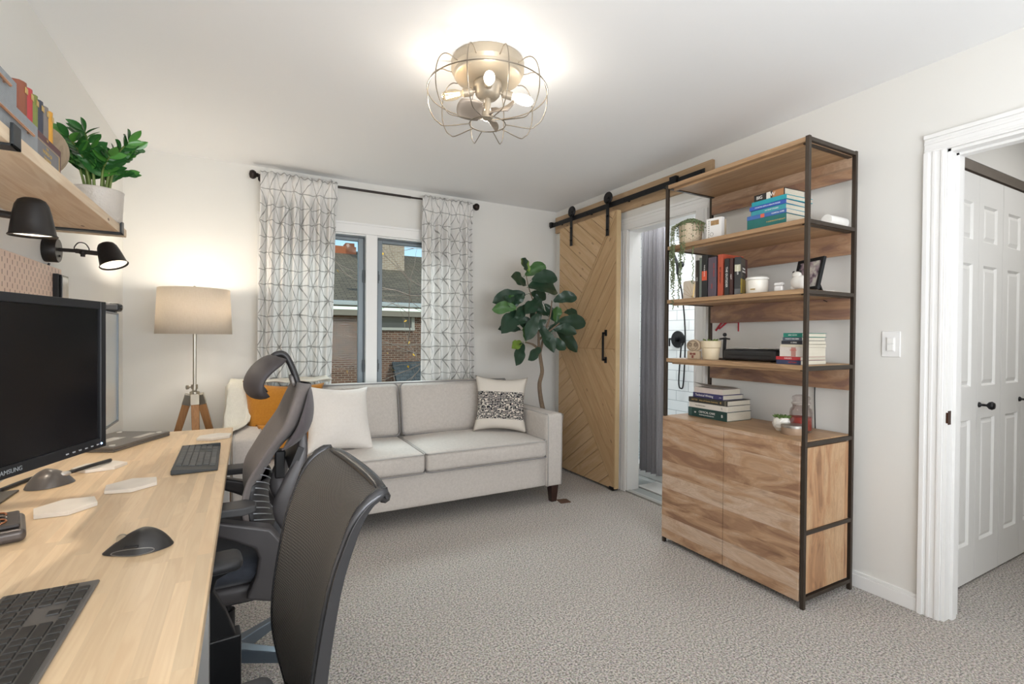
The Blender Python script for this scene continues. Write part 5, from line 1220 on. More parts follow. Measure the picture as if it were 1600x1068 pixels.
# keyboards
def keyboard(label, loc, rotz, W_, D_, keycol, body, cols, ymin=-1, num=True, dish=False, back=.0):
    """width runs along local y (right end = +y), user sits on the +x side"""
    o = E('keyboard', label, 'keyboard', loc, rotz)
    bm_ = mk('kb_body_'+body.strip('#'), body, .5, .2, var=.04); km = mk('kb_key_'+keycol.strip('#'), keycol, .42, var=.08, scale=50)
    m = MB(); hb = .006+back
    y0, y1 = -W_/2, W_/2
    M = Matrix(((1,0,0,0),(0,0,1,0),(0,1,0,0),(0,0,0,1)))
    m.prism([(-D_/2, 0), (D_/2, 0), (D_/2, .006), (-D_/2, hb)], y0, y1, M).build('body', bm_, o, bevel=.003)
    if back: MB().box(-D_/2, y1-.012, 0, D_/2, y1, hb+.001).build('end_cap', bm_, o, bevel=.003)
    u = (W_-.012)/cols; v = (D_-.014)/6.0; tilt = math.atan2(hb-.006, D_)
    rows = []
    main = [[1]+[1]*12+[2] if False else [1]*15, [1]*13+[2], [1.5]+[1]*12+[1.5], [1.75]+[1]*11+[2.25], [2.25]+[1]*10+[2.75], [1.25]*3+[6.25]+[1.25]*4]
    nav = [[0, 1, 2], [0, 1, 2], [0, 1, 2], [], [1], [0, 1, 2]]
    nump = [[(0,1),(1,1),(2,1),(3,1)], [(0,1),(1,1),(2,1),(3,1)], [(0,1),(1,1),(2,1),(3,1)], [(0,1),(1,1),(2,1),(3,1)], [(0,1),(1,1),(2,1),(3,1)], [(0,2),(2,1)]]
    meshes = {}
    def key(a, w, r):
        yc = y0+.006+(a+w/2)*u
        if loc[1]+yc < ymin: return
        xc = -D_/2+.007+(r+.5)*v; zc = hb+(.006-hb)*((xc+D_/2)/D_)+.0004
        k = round(w, 2)
        if k not in meshes:
            kb = MB(); a2, b2 = v/2-.0014, w*u/2-.0014
            lo = [kb.bm.verts.new((sx*a2, sy*b2, 0)) for sx, sy in ((-1,-1),(1,-1),(1,1),(-1,1))]
            hi = [kb.bm.verts.new((sx*(a2-.001), sy*(b2-.001), .0028)) for sx, sy in ((-1,-1),(1,-1),(1,1),(-1,1))]
            kb.bm.faces.new(lo[::-1])
            if dish:
                c = kb.bm.verts.new((0, 0, .0018))
                for i in range(4): kb.bm.faces.new((hi[i], hi[(i+1) % 4], c))
            else: kb.bm.faces.new(hi)
            for i in range(4): kb.bm.faces.new((lo[i], lo[(i+1) % 4], hi[(i+1) % 4], hi[i]))
            q = kb.build('key', km, o, bevel=.0005); meshes[k] = q
        else:
            q = meshes[k].copy(); COL.objects.link(q)
        q.location = (xc, yc, zc); q.rotation_euler = (0, tilt, 0)
    for r in range(6):
        a = 0
        for w in main[r]: key(a, w*15/sum(main[r]), r); a += w*15/sum(main[r])
        if cols > 16:
            for n_k in nav[r]: key(15.25+n_k, 1, r)
        if num:
            for n_k, w in nump[r]: key(18.5+n_k, w, r)
    return o
keyboard('full size dark grey keyboard with dished keys at the bottom left of the picture', (-.318, .990, DZ+.0005), -.0, .435, .138, '#353432', '#6d6965', 22.6, ymin=.77, dish=True)
keyboard('thick ended dark grey keyboard near the middle of the desk', (-.163, 2.222, DZ+.0005), .02, .425, .138, '#4d5154', '#3d4143', 22.6, num=True, back=.012, ymin=2.066)
# mice
def mouse_shape(L, Wd, H, thumb=True, skew=.25, nose=.58):
    m = MB()
    def f(u, v):
        a = 2*PI*u; r = math.sin(PI*v*.5)
        x = math.cos(a); y = math.sin(a); 
        px = L/2*r*x*(1+.05*y); ww = Wd/2*(1-.16*x)*(1+(.22 if y > 0 and thumb else 0)*max(0, 1-abs(x+.1)*1.4))
        py = ww*r*y
        hz = H*(1-r**2.6)*(1-nose*max(0, x*r+.15)**1.3-.12*max(0, -x*r)**2)+.004*(1-r**8)
        hz *= (1-skew*(py/Wd))
        return Vector((px, py, max(0, hz)))
    m.grid(f, 36, 16, close_u=True); m.f = f; return m
ms = E('computer_mouse', 'black sculpted wireless mouse with thumb rest in the middle of the desk', 'mouse', (-.212, 1.358, DZ+.001), PI-.05)
_mm = mouse_shape(.130, .078, .040, skew=.10); _mf = _mm.f; _mm.build('shell', mk('mouse_black', '#2c2a29', .42, var=.05, scale=80, bmp=.05, bscale=500), ms, smooth=True, weld=True)
MB().tube([_mf(.235+.105*math.cos(a), .80+.13*math.sin(a))*1.012 for a in [i*PI/14 for i in range(28)]], .0010, 5, closed=True).build('thumb_ring', mk('satin_line', '#8d8984', .3, .6), ms)
MB().lathe([(0, -.004), (.010, -.004), (.011, 0), (.010, .004), (0, .004)], (0,0,0), 20, Matrix.Translation((.030, .002, .026)) @ Matrix.Rotation(PI/2, 4, 'X')).build('scroll_wheel', CHROME, ms)
MB().tube([_mf(.19+.02*i, .62)*1.01 for i in range(5)], .0035, 8).build('side_button', mk('satin_black', '#222224', .35), ms, bevel=.003)
tb_ = E('computer_mouse', 'grey ergonomic trackball mouse beside the monitor base', 'mouse', (-.545, 2.05, DZ+.001), .6)
mouse_shape(.125, .085, .048, skew=-.3, nose=.35).build('shell', mk('mouse_taupe', '#6a6561', .3, .3, var=.06), tb_, smooth=True, weld=True)
MB().ball((.0, .030, .030), .019, 18).build('trackball', mk('gloss_grey_ball', '#7d7b7a', .15, .4), tb_, smooth=True)
MB().ball((.030, -.012, .030), .014, 14, (1.2, .8, .6)).build('button', mk('silver_button', '#b5b2ae', .3, .5), tb_, bevel=.004)
# marble coasters: long hexagons
MARB = mk('white_marble', '#e9e1d6', .35, var=.10, scale=14)
HEXP = [(-.078, 0), (-.038, -.056), (.040, -.056), (.078, 0), (.040, .056), (-.038, .056)]
_c0 = None
for i, (x, y, r, lab) in enumerate(((-.435, 1.752, .9, 'white marble hexagonal coaster nearest the large monitor'), (-.318, 1.915, .75, 'white marble hexagonal coaster in the middle of the desk between mouse and keyboard'),
        (-.132, 2.655, .5, 'white marble hexagonal coaster at the far desk corner'), (-.462, 2.235, .2, 'white marble hexagonal coaster half under the black cable'))):
    if _c0 is None: _c0 = MB().prism(HEXP, 0, .011).build('coaster', MARB, bevel=.001, label=lab, cat='coaster', group='marble coasters on the desk')
    o = _c0 if i == 0 else _c0.copy()
    if i: COL.objects.link(o); o['label'] = lab
    o.location = (x, y, DZ+.0006); o.rotation_euler = (0, 0, r)
MB().tube(smooth_path([(-.655, 2.02, DZ+.007), (-.62, 2.14, DZ+.007), (-.59, 2.17, DZ+.008), (-.53, 2.155, DZ+.013), (-.50, 2.17, DZ+.018), (-.47, 2.20, DZ+.022), (-.44, 2.275, DZ+.018)]), .0062, 10).build('cable_bundle', BLKPL, smooth=True, label='black sleeved cable curling on the desk behind the trackball mouse', cat='cable')
dv = E('desk_gadget', 'dark grey rounded desk gadget holding round metal rings at the left edge', 'gadget', (-.515, 1.590, DZ+.0005), .30)
MB().box(-.045, -.085, .0, .045, .075, .030).build('body', mk('gadget_grey', '#5a5350', .35, .3), dv, bevel=.012, seg=4)
MB().box(-.035, -.07, .0305, .035, .055, .040).build('top_tray', mk('gadget_dark', '#3a3636', .5), dv, bevel=.004)
for y, c_ in ((.020, '#b07a5c'), (-.010, '#8f8a86'), (-.038, '#b07a5c')):
    MB().tube([(.012*math.cos(a), y+.012*math.sin(a), .043+.002*math.sin(a)) for a in [i*PI/12 for i in range(24)]], .0025, 6, closed=True).build('metal_ring', mk('ring_'+c_.strip('#'), c_, .25, .9), dv, smooth=True)

# ================================================================ WALL SHELF
wsf = E('wall_shelf', 'thick pine wall shelf on black steel brackets above the monitors', 'shelf', (-.58, 1.4, 1.63))
SHP = mk_wood('pale_pine_shelf', '#e8d6be', '#c9a886', '#6b4428', 'Y', plank=.3, across='X', scale=1.1, contrast=.9, knots=.9, rough=.55, shade=.04)
MB().box(-.13, -1.2, 0, .13, 1.21, .032).build('shelf_board', SHP, wsf, bevel=.002)
for y in (-.7, .065, 1.10):
    b_ = MB().box(-.13, y-.021, -.006, .137, y+.021, -.0004).box(.131, y-.021, -.006, .137, y+.021, .045)
    b_.build('bracket', mk('blued_steel', '#3e4246', .4, .7), wsf, bevel=.001)
WS = 1.6625
GBX = mk_weave('grey_box_linen', '#8e9396', '#7c8184', 1200, bmp=.2); RG = mk('rose_gold_bar', '#d9a98c', .25, .9)
gb1 = E('storage_box', 'large grey fabric box with a rose gold bar handle on the wall shelf', 'storage box', (-.56, 1.475, WS))
MB().box(-.10, -.17, 0, .10, .17, .072).build('box_body', GBX, gb1, bevel=.002)
MB().tube([(.106, -.10, .036), (.106, .12, .036)], .0035, 10).box(.1, -.09, .033, .106, -.085, .039).box(.1, .10, .033, .106, .105, .039).build('bar_handle', RG, gb1)
gb2 = E('storage_box', 'smaller grey fabric box stacked on the large grey box', 'storage box', (-.56, 1.42, WS+.0725))
MB().box(-.098, -.13, 0, .098, .105, .055).build('box_body', GBX, gb2, bevel=.002)
MB().tube([(.104, -.09, .028), (.104, .05, .028)], .0035, 10).box(.098, -.08, .025, .104, -.075, .031).box(.098, .03, .025, .104, .035, .031).build('bar_handle', RG, gb2)
sb_ = E('slipcase_box', 'burgundy slipcase box with a grey gold-framed title panel under small leather books', 'book box', (-.472, 1.757, WS))
MB().box(-.16, -.108, 0, 0, .108, .082).build('case', cov('#5c2f35'), sb_, bevel=.002)
MB().box(0, -.104, .004, .0015, .090, .062).build('title_panel', cov('#77767a'), sb_)
_gf = MB()
for a in (((.002, -.098, .008), (.002, .084, .008)), ((.002, -.098, .058), (.002, .084, .058)), ((.002, -.098, .008), (.002, -.098, .058)), ((.002, .084, .008), (.002, .084, .058))): _gf.tube(a, .0008, 4)
_gf.build('gold_frame', INKG, sb_)
_MT = lambda y, zz2: plane_M((.0018, y, zz2), (0, 1, 0), (0, 0, 1))
for s, sz, zz2 in (('THE', .007, .072), ('THE', .008, .050), ('WORLD OF', .013, .037), ('TOLKIEN', .013, .021)):
    text(s, sz, INKG, sb_, _MT(-.007, zz2))
MB().box(-.15, .110, .004, -.005, .118, .078).build('end_papers', cov('#3d2a2a'), sb_)
bx = 1.602; zz0 = WS+.0825
for (lab, c1, T, H_) in (('tall rust brown leather bound book at the left of the small row', '#8a4f3a', .036, .086), ('small red leather bound book in the row on the burgundy slipcase', '#b23e42', .033, .086),
        ('small olive green leather bound book between red and navy books', '#7b8344', .032, .085), ('small navy leather bound book in the slipcase row', '#3e4250', .037, .086), ('small grey brown leather bound book beside the yellow book', '#7d7672', .035, .086), ('small yellow leather bound book at the right end of the row', '#d39a3a', .032, .087)):
    o = E('book', lab, 'book', (-.474, bx+T/2+.002, zz0), 0, 'small leather books on the wall shelf')
    m = MB(); m.prism([(-.115, -T/2), (-.008, -T/2), (-.002, -T/4), (0, 0), (-.002, T/4), (-.008, T/2), (-.115, T/2), (-.115, T/2-.002), (-.010, T/2-.002), (-.010, -T/2+.002), (-.115, -T/2+.002)], 0, H_)
    m.build('cover', cov(c1, .5), o, bevel=.0006)
    MB().box(-.113, -T/2+.0025, .003, -.0105, T/2-.0025, H_-.003).build('pages', PAGE, o)
    MB().box(-.0005, -T*.22, H_*.70, .0006, T*.22, H_*.86).build('gold_title', INKG, o)
    bx += T+.0025
MB().lathe([(0, 0), (.098, 0), (.098, .012), (0, .012)], (0,0,0), 48, Matrix.Rotation(-.28, 4, 'X') @ Matrix.Rotation(PI/2, 4, 'X')).build('round_board', mk_wood('weathered_board', '#a29078', '#82705a', axis='Z', across='X', scale=2), loc=(-.575, 1.965, WS+.101), label='round weathered wooden board leaning between slipcase box and potted plant', cat='board')
zp = E('potted_zz_plant', 'glossy green plant in a grey white dimpled pot at the shelf end', 'potted plant', (-.520, 2.485, WS))
MB().lathe([(0, 0), (.070, 0), (.078, .01), (.083, .115), (.085, .124), (.079, .124), (.077, .118), (0, .118)], n=48).build('pot', mk('dimpled_grey_pot', '#cfc7be', .3, var=.05, scale=30, bmp=.5, bscale=130, bdist=.006), zp, smooth=True)
MB().lathe([(0, .119), (.076, .119), (0, .124)], n=24).build('soil', mk('dark_soil', '#3b2f26', 1, var=.4, scale=80), zp)
def zz():
    rnd = random.Random(12); lf = {'a': MB(), 'b': MB()}; st = MB()
    for k in range(12):
        a = 2.4*k+rnd.uniform(-.2, .2); H = rnd.uniform(.10, .20) if k else .19; sp_ = rnd.uniform(.04, .11)
        b0 = Vector((.035*math.cos(a), .035*math.sin(a), .12)); b1 = b0+Vector((sp_*math.cos(a), sp_*math.sin(a), H))
        mid = b0.lerp(b1, .5)+Vector((-.02*math.cos(a), -.02*math.sin(a), .02)); path = smooth_path([b0, mid, b1], 6)
        st.tube(path, [.0055-.0003*i for i in range(len(path))], 6)
        side = Vector((-math.sin(a), math.cos(a), 0)); n = len(path)
        for i in range(4, n):
            for sg in (-1, 1):
                p = path[i]; up = (path[i]-path[i-1]).normalized(); L = rnd.uniform(.068, .095)*(1-.2*(i/n)); d = (side*sg+up*.9+Vector((rnd.uniform(-.3, .3), rnd.uniform(-.3, .3), rnd.uniform(-.1, .3)))).normalized()
                if i == n-1 and sg == 1: d = up
                fcv = Vector((rnd.uniform(-.4, .4)+.6, -.7, rnd.uniform(.0, .8))); s = d.cross(fcv).normalized(); nm = s.cross(d)
                w = L*.225
                def f(u, v, p=p, d=d, s=s, nm=nm, L=L, w=w):
                    q = 2*u-1; ww = w*math.sin(PI*min(1, v*.97+.03))**.8; r_ = p+d*L*v+s*ww*q+nm*(abs(q)*ww*.25); r_.z -= L*v*v*.12; return r_
                lf['a' if rnd.random() < .7 else 'b'].grid(f, 4, 7)
    lf['a'].build('foliage', mk('zz_green', '#326430', .25, var=.2, scale=20), zp, smooth=True)
    lf['b'].build('foliage', mk('zz_light_green', '#4d8a38', .28, var=.2, scale=20), zp, smooth=True)
    st.build('stems', mk('zz_stem', '#6d7f3e', .5), zp, smooth=True)
zz()

# ================================================================ WALL SCONCES, PEGBOARD
def sconce(label, y, z, energy, axis_tilt, xt):
    o = E('wall_sconce', label, 'wall lamp', (XL, y, z), 0, 'black wall sconces under the shelf')
    SB = mk('sconce_black', '#201d1c', .45, .2, var=.08)
    MB().lathe([(0, 0), (.047, 0), (.048, .004), (.048, .040), (.046, .044), (0, .044)], (0,0,0), 40, Matrix.Rotation(PI/2, 4, 'Y')).build('wall_base', SB, o, bevel=.001)
    MB().box(.044, -.004, -.026, .050, .004, -.018).build('switch', SB, o, bevel=.001)
    MB().tube([(.044, 0, .004), (.100, 0, .004)], .0075, 12).tube([(.095, 0, .004), (.168, 0, -.001)], .0095, 12).build('arm', SB, o)
    MB().ball((.118, 0, -.001), .013, 14, (1, 1, .9)).lathe([(0, -.014), (.008, -.014), (.008, .014), (0, .014)], (.118, 0, -.004), 14).build('joint', SB, o)
    MB().tube(smooth_path([(.092, 0, .006), (.092, 0, .020), (.105, 0, .038), (.125, 0, .036), (.137, 0, .018), (.138, 0, .004)]), .0022, 8).build('wire_loop', SB, o, smooth=True)
    T = Matrix.Translation((.205, 0, .0)) @ Matrix.Rotation(axis_tilt, 4, 'Y') @ Matrix.Rotation(xt, 4, 'X') @ Matrix.Diagonal((.93, .93, 1.13, 1))
    MB().lathe([(0, .043), (.020, .043), (.030, .038), (.037, .027), (.042, .008), (.047, -.018), (.051, -.040), (.055, -.044), (.0535, -.046), (.049, -.040), (.044, -.016), (.039, .008), (.033, .024), (.024, .034), (0, .037)], (0,0,0), 44, T).build('shade', [SB], o, smooth=True)
    MB().lathe([(.0525, -.0445), (.0475, -.038), (.0425, -.016), (.0375, .007), (.0315, .022), (.022, .031), (0, .034)], (0,0,0), 44, T).build('shade_lining', mk('sconce_lining', '#efece6', .5), o, smooth=True)
    MB().lathe([(0, -.004), (.018, -.004), (.024, .006), (.018, .02), (0, .026)], (0,0,0), 24, T @ Matrix.Translation((0, 0, -.008))).build('bulb', mk('sconce_bulb', '#fff4e0', .3, emit='#ffe9cc', estr=9), o, smooth=True)
    p = Matrix.Translation((XL, y, z)) @ T @ Vector((0, 0, -.030))
    s = light('SPOT', 'sconce_light', p, energy, (1, .90, .76), radius=.018, spot=math.radians(140), blend=.5)
    s.rotation_euler = T.to_3x3().normalized().to_euler()
    return o
sconce('black dome wall sconce nearer the picture edge, above the large monitor', 1.765, 1.532, 6, -.02, .03)
sconce('smaller looking black dome wall sconce right of the pegboard top with its wall disc showing', 2.605, 1.555, 4, -.34, -.22)
def mk_peg():
    m, nt, b = nodes('pegboard_blush'); co = coords(nt); sx = N(nt, 'ShaderNodeSeparateXYZ'); nt.links.new(co, sx.inputs[0]); y, z = sx.outputs[1], sx.outputs[2]
    ci = math_n(nt, 'DIVIDE', y, .020); cid = math_n(nt, 'FLOOR', ci); fy = math_n(nt, 'ABSOLUTE', math_n(nt, 'SUBTRACT', math_n(nt, 'FRACT', ci), .5))
    par = math_n(nt, 'MODULO', math_n(nt, 'ABSOLUTE', cid), 2.0)
    fz = math_n(nt, 'ABSOLUTE', math_n(nt, 'SUBTRACT', math_n(nt, 'FRACT', math_n(nt, 'ADD', math_n(nt, 'DIVIDE', z, .040), math_n(nt, 'MULTIPLY', par, .5))), .5))
    hole = math_n(nt, 'MULTIPLY', math_n(nt, 'LESS_THAN', fy, .13), math_n(nt, 'LESS_THAN', fz, .20))
    nt.links.new(mixc(nt, hole, lin('#dfc5b4'), lin('#7a6254')), b.inputs['Base Color']); b.inputs['Roughness'].default_value = .5
    bump(nt, b, math_n(nt, 'SUBTRACT', 1.0, hole), .6, .004); return m
peg = MB().box(XL+.004, 1.55, 1.0, XL+.016, 2.745, 1.493).build('pegboard', mk_peg(), bevel=.002, label='blush pink slotted metal pegboard on the wall behind the monitors', cat='pegboard')
tf = E('framed_glass', 'small black framed glass panel hung at the right end of the pegboard', 'frame', (XL+.0165, 2.69, 1.35))
MB().box(0, -.055, 0, .018, .045, .115).build('holder', BLACK, tf, bevel=.002)
MB().box(.0185, -.040, .0, .024, .048, .113).build('frame', BLACK, tf, bevel=.002)
MB().box(.024, -.032, .008, .0255, .038, .105).build('glass_panel', mk('smoky_glass', '#a9adb0', .12, .3, var=.3, scale=25), tf)
MB().tube([(XL+.016, 2.60, 1.502), (XL+.012, 2.60, 1.49)], .004, 6).build('cord_end', BLACK, label='short black cord tail below the far wall sconce', cat='cord')

# ================================================================ TASK CHAIR WITH MESH BACK
def mk_mesh(name):
    m, nt, b = nodes(name); uv = coords(nt, 'UV'); sx = N(nt, 'ShaderNodeSeparateXYZ'); nt.links.new(uv, sx.inputs[0]); U, Vv = sx.outputs[0], sx.outputs[1]
    p = .0066
    a = math_n(nt, 'SINE', math_n(nt, 'MULTIPLY', U, 2*PI/p)); c = math_n(nt, 'SINE', math_n(nt, 'MULTIPLY', Vv, 2*PI/p))
    w = math_n(nt, 'MULTIPLY_ADD', math_n(nt, 'MULTIPLY', a, c), .5, .5)
    r = nt.nodes.new('ShaderNodeValToRGB'); e = r.color_ramp.elements; e[0].position = .30; e[0].color = lin('#1c1b1c'); e[1].position = .9; e[1].color = lin('#a09a92'); k = e.new(.6); k.color = lin('#514e4c')  # pale end of the ramp paints highlights onto the weave
    nt.links.new(w, r.inputs[0]); nt.links.new(r.outputs[0], b.inputs['Base Color']); b.inputs['Roughness'].default_value = .6
    bump(nt, b, w, .7, .0015); return m
def star_base(parent, R=.30, mat=None, a0=.3, hub_z=.10, leg_h=.045):
    MB().lathe([(0, .06), (.045, .06), (.050, .075), (.048, .115), (.030, .135), (0, .135)], n=32).build('base_hub', mat, parent, smooth=False, bevel=.003)
    for k in range(5):
        a = a0+k*2*PI/5; T = Matrix.Rotation(a, 4, 'Z'); m = MB()
        vs = []
        for (x, w, zt, zb) in ((.03, .028, .122, .075), (.15, .022, .105, .066), (R, .017, .082, .058)):
            vs.append([m.bm.verts.new(T @ Vector((x, y, z))) for y, z in ((-w, zb), (w, zb), (w*.8, zt), (-w*.8, zt))])
        for A, B in zip(vs, vs[1:]):
            for i in range(4): m.bm.faces.new((A[i], A[(i+1) % 4], B[(i+1) % 4], B[i]))
        m.bm.faces.new(vs[0][::-1]); m.bm.faces.new(vs[-1])
        l = m.build('base_leg', mat, parent, bevel=.004)
        c = T @ Vector((R-.012, 0, .028)); cm = MB()
        for s in (-1, 1): cm.lathe([(0, -.009), (.024, -.009), (.0275, -.006), (.0275, .006), (.024, .009), (0, .009)], (0,0,0), 24, Matrix.Translation(c+T.to_3x3() @ Vector((0, s*.013, 0))) @ T @ Matrix.Rotation(PI/2, 4, 'X'))
        cm.tube([c+Vector((0, 0, .0)), c+Vector((0, 0, .035))], .008, 8)
        cm.build('caster', BLKPL, l)
    MB().tube([(0, 0, .13), (0, 0, .25)], .025, 20).tube([(0, 0, .24), (0, 0, .40)], .015, 16).build('gas_column', BLACK, parent)
CX, CYc = -.137, 1.075
ch1 = E('office_chair', 'black office chair with woven mesh back in the front, pushed under the desk', 'office chair', (CX, CYc, 0), .09)
PROF = [(.34, .250), (.38, .240), (.48, .218), (.56, .212), (.65, .220), (.78, .243), (.86, .270), (.895, .288), (.918, .308), (.931, .330), (.935, .344)]
def prof1(z): return lerp_tab(PROF, z)
PS = smooth_path([(x, 0, z) for z, x in PROF], 5); NP = len(PS)
def back1(u, v):
    i = v*(NP-1); k = min(int(i), NP-2); p = PS[k].lerp(PS[k+1], i-k)
    q = 2*u-1; w = .212*(1-.30*max(0, (.25-v))**1.1*2)*(1-.035*max(0, (v-.80)/.2)**3)
    y = w*q; x = p.x+.034*(1-q*q)*(1-.75*v**4)-.0
    return Vector((x, y, p.z+ (-.012*abs(q)**6 if v > .97 else 0)))
MB().grid(back1, 30, NP-1, lambda u, v: (u*.42, v*.66)).build('mesh_back', mk_mesh('black_woven_mesh'), ch1, smooth=True, solid=.004)
FRB = mk('satin_black_frame', '#444446', .25, .5, var=.03)
fm = MB()
per = [back1(0, v/24) for v in range(25)]; top = [back1(u/16, 1) for u in range(1, 16)]; per2 = [back1(1, 1-v/24) for v in range(25)]; bot = [back1(1-u/12, 0) for u in range(1, 12)]
loop = per+top+per2+bot
fm.tube(loop, [.0045+.007*max(0, min(1, (p.z-.86)/.06)) for p in loop], 8, closed=True).build('back_rim', FRB, ch1, smooth=True)
for s in (0, 1):
    sm = MB(); sg = -1 if s == 0 else 1
    def side(u, v, s=s, sg=sg):      # closed strip section: a flat blade behind the rim
        p = back1(s, v*.985); d = .034-.027*v; a = u*4
        t = .009
        pts = [(0, -t), (d, -t*.6), (d, t*.6), (0, t)]; k = int(a) % 4; f = a-int(a); A_, B_ = pts[k], pts[(k+1) % 4]
        return Vector((p.x+A_[0]+(B_[0]-A_[0])*f, p.y+(A_[1]+(B_[1]-A_[1])*f)+sg*.003, p.z-.25*(A_[0]+(B_[0]-A_[0])*f)))
    sm.grid(side, 12, 30, close_u=True).build('back_frame', FRB, ch1, smooth=False, bevel=.002)
MB().tube(smooth_path([(.295, 0, .40), (.30, 0, .33), (.24, 0, .30), (.10, 0, .30)]), [.03]*19, 10).box(.235, -.20, .345, .275, .20, .385).build('back_support', BLKPL, ch1, bevel=.004)
rbox(MB(), -.27, -.225, .325, .20, .225, .395, .035, bulge=(.01, .01, .008)).build('seat', mk_weave('black_seat_cloth', '#34343a', '#26262b', 1100, bmp=.4), ch1, smooth=True)
MB().box(-.12, -.12, .285, .14, .12, .33).build('seat_mechanism', BLKPL, ch1, bevel=.01)
star_base(ch1, .31, BLKPL, .5)
for s in (-1, 1):
    yy = s*.275
    a = MB().tube(smooth_path([(.02, s*.10, .31), (.07, s*.22, .31), (.095, yy, .34), (.095, yy, .42)]), .024, 8).box(.050, yy-.026, .36, .150, yy+.026, .500).build('arm_bracket', mk('satin_black', '#222224', .35), ch1, bevel=.004)
    m = MB(); vs = []
    for (x0, x1, w, z) in ((.060, .142, .020, .49), (.040, .118, .019, .56), (.022, .092, .020, .615), (.005, .100, .028, .645), (-.02, .130, .036, .662)):
        vs.append([m.bm.verts.new((x, yy+y, z)) for x, y in ((x0, -w), (x1, -w), (x1, w), (x0, w))])
    for A_, B_ in zip(vs, vs[1:]):
        for i in range(4): m.bm.faces.new((A_[i], A_[(i+1) % 4], B_[(i+1) % 4], B_[i]))
    m.bm.faces.new(vs[0][::-1]); m.bm.faces.new(vs[-1]); m.build('arm_post', BLKPL, ch1, bevel=.005)
    rbox(MB(), -.115, yy-.045, .660, .150, yy+.045, .688, .013, n=8, bulge=(.004, .004, .002)).build('arm_pad', mk('soft_black_pad', '#323234', .55, var=.04), ch1, smooth=True)

# ================================================================ HIGH-BACK CHAIR WITH HEADREST
HX, HY = -.06, 1.985
ch2 = E('office_chair', 'grey high-backed office chair with curved headrest, facing the desk by the sofa', 'office chair', (HX, HY, 0), .0)
FAB = mk_weave('taupe_chair_fabric', '#746c69', '#645d5b', 1300, bmp=.3); FABD = mk_weave('dark_taupe_fabric', '#575053', '#4a4447', 1300, bmp=.3)
SHL = mk('graphite_shell', '#4b4849', .4, .15, var=.03); 
PF = [(.545, .105), (.60, .080), (.67, .074), (.74, .086), (.80, .118), (.87, .158), (.93, .192), (1.0, .212), (1.05, .222)]
P2 = smooth_path([(x, 0, z) for z, x in PF], 5); NQ = len(P2)
def sect(v, u, t_f, wf, wrap=.035):
    i = v*(NQ-1); k = min(int(i), NQ-2); p = P2[k].lerp(P2[k+1], i-k); d = (P2[min(k+1, NQ-1)]-P2[k]).normalized(); n = Vector((d.z, 0, -d.x))
    a = 2*PI*u; c, s = math.cos(a), math.sin(a); w = wf(v); t = t_f(v)
    y = w*math.copysign(abs(c)**.55, c); off = t*math.copysign(abs(s)**.8, s)
    return p+n*(t+off)+Vector((-wrap*(abs(y)/.2)**2.2, y, 0))
wf2 = lambda v: .215*(1-.35*max(0, (v-.72)/.28)**1.6)*(.90+.10*min(1, v/.3))*math.sqrt(max(.02, 1-max(0, (v-.93)/.075)**2))
m = MB(); m.grid(lambda u, v: sect(v, u, lambda q: .014 if q < .55 else .014+.012*min(1, (q-.55)/.2), wf2), 48, 44, close_u=True)
m.build('backrest', FAB, ch2, smooth=True)
# darker rear pad of the upper back
m = MB(); m.grid(lambda u, v: sect(.60+.385*v, u, lambda q: .020*math.sin(PI*min(1, max(0.03, (q-.585)/.40))**.6) if q < .99 else .008, lambda q: wf2(q)*1.01)+Vector((.046, 0, -.01)), 40, 20, close_u=True)
m.build('upper_back_pad', FABD, ch2, smooth=True)
# lumbar ribs
for k in range(9):
    z = .585+.021*k; x = prof1(z) if False else lerp_tab(PF, z)+.032
    for s in (-1, 1):
        pts = []
        for i in range(7):
            q = .38+.57*i/6; zz_ = z-.016+.045*i/6; pts.append((lerp_tab(PF, zz_)+.0445+.012*(1-q*q)-.05*q**3, s*q*.19, zz_))
        MB().tube(pts, .0019, 5).build('lumbar_rib', mk('rib_grey', '#a9acb0', .35, .4), ch2, smooth=True)
for s in (-1, 1):
    pts = [(.232, s*.135, .90), (.226, s*.150, .80), (.188, s*.165, .71), (.165, s*.168, .64), (.185, s*.160, .58), (.215, s*.135, .52), (.190, s*.08, .455), (.12, s*.05, .43)]
    sp2 = smooth_path(pts, 5); m = MB(); rings = []
    for i, p in enumerate(sp2):
        t = (sp2[min(i+1, len(sp2)-1)]-sp2[max(i-1, 0)]).normalized(); n = t.cross(Vector((0, 1, 0))).normalized(); wd = .011+.017*math.sin(PI*min(1, i/len(sp2)*1.15))
        rings.append([m.bm.verts.new(p+n*a*wd+Vector((0, b2*.013, 0))) for a, b2 in ((-1, -.6), (-.6, -1), (.6, -1), (1, -.6), (1, .6), (.6, 1), (-.6, 1), (-1, .6))])
    for A_, B_ in zip(rings, rings[1:]):
        for i in range(8): m.bm.faces.new((A_[i], A_[(i+1) % 8], B_[(i+1) % 8], B_[i]))
    m.bm.faces.new(rings[0][::-1]); m.bm.faces.new(rings[-1]); m.build('back_frame', SHL, ch2, smooth=True)
MB().grid(lambda u, v: Vector((lerp_tab(PF, .56+.17*v)+.040+.012*(1-(2*u-1)**2)-.05*abs(2*u-1)**3, (2*u-1)*.19, .56+.17*v)), 16, 8).build('lumbar_shell', mk('dark_plastic_shell', '#2c2b2d', .45), ch2, smooth=True, solid=.006)
MB().box(.150, -.03, .70, .185, .03, .80, None).build('back_spine', mk('dark_plastic_shell', '#2c2b2d', .45), ch2, bevel=.006)
MB().grid(lambda u, v: Vector((.196+.030*v, (2*u-1)*.165, .76+.075*v)), 8, 4).build('pad_underside', mk('dark_plastic_shell', '#2c2b2d', .45), ch2, solid=.02, smooth=False)
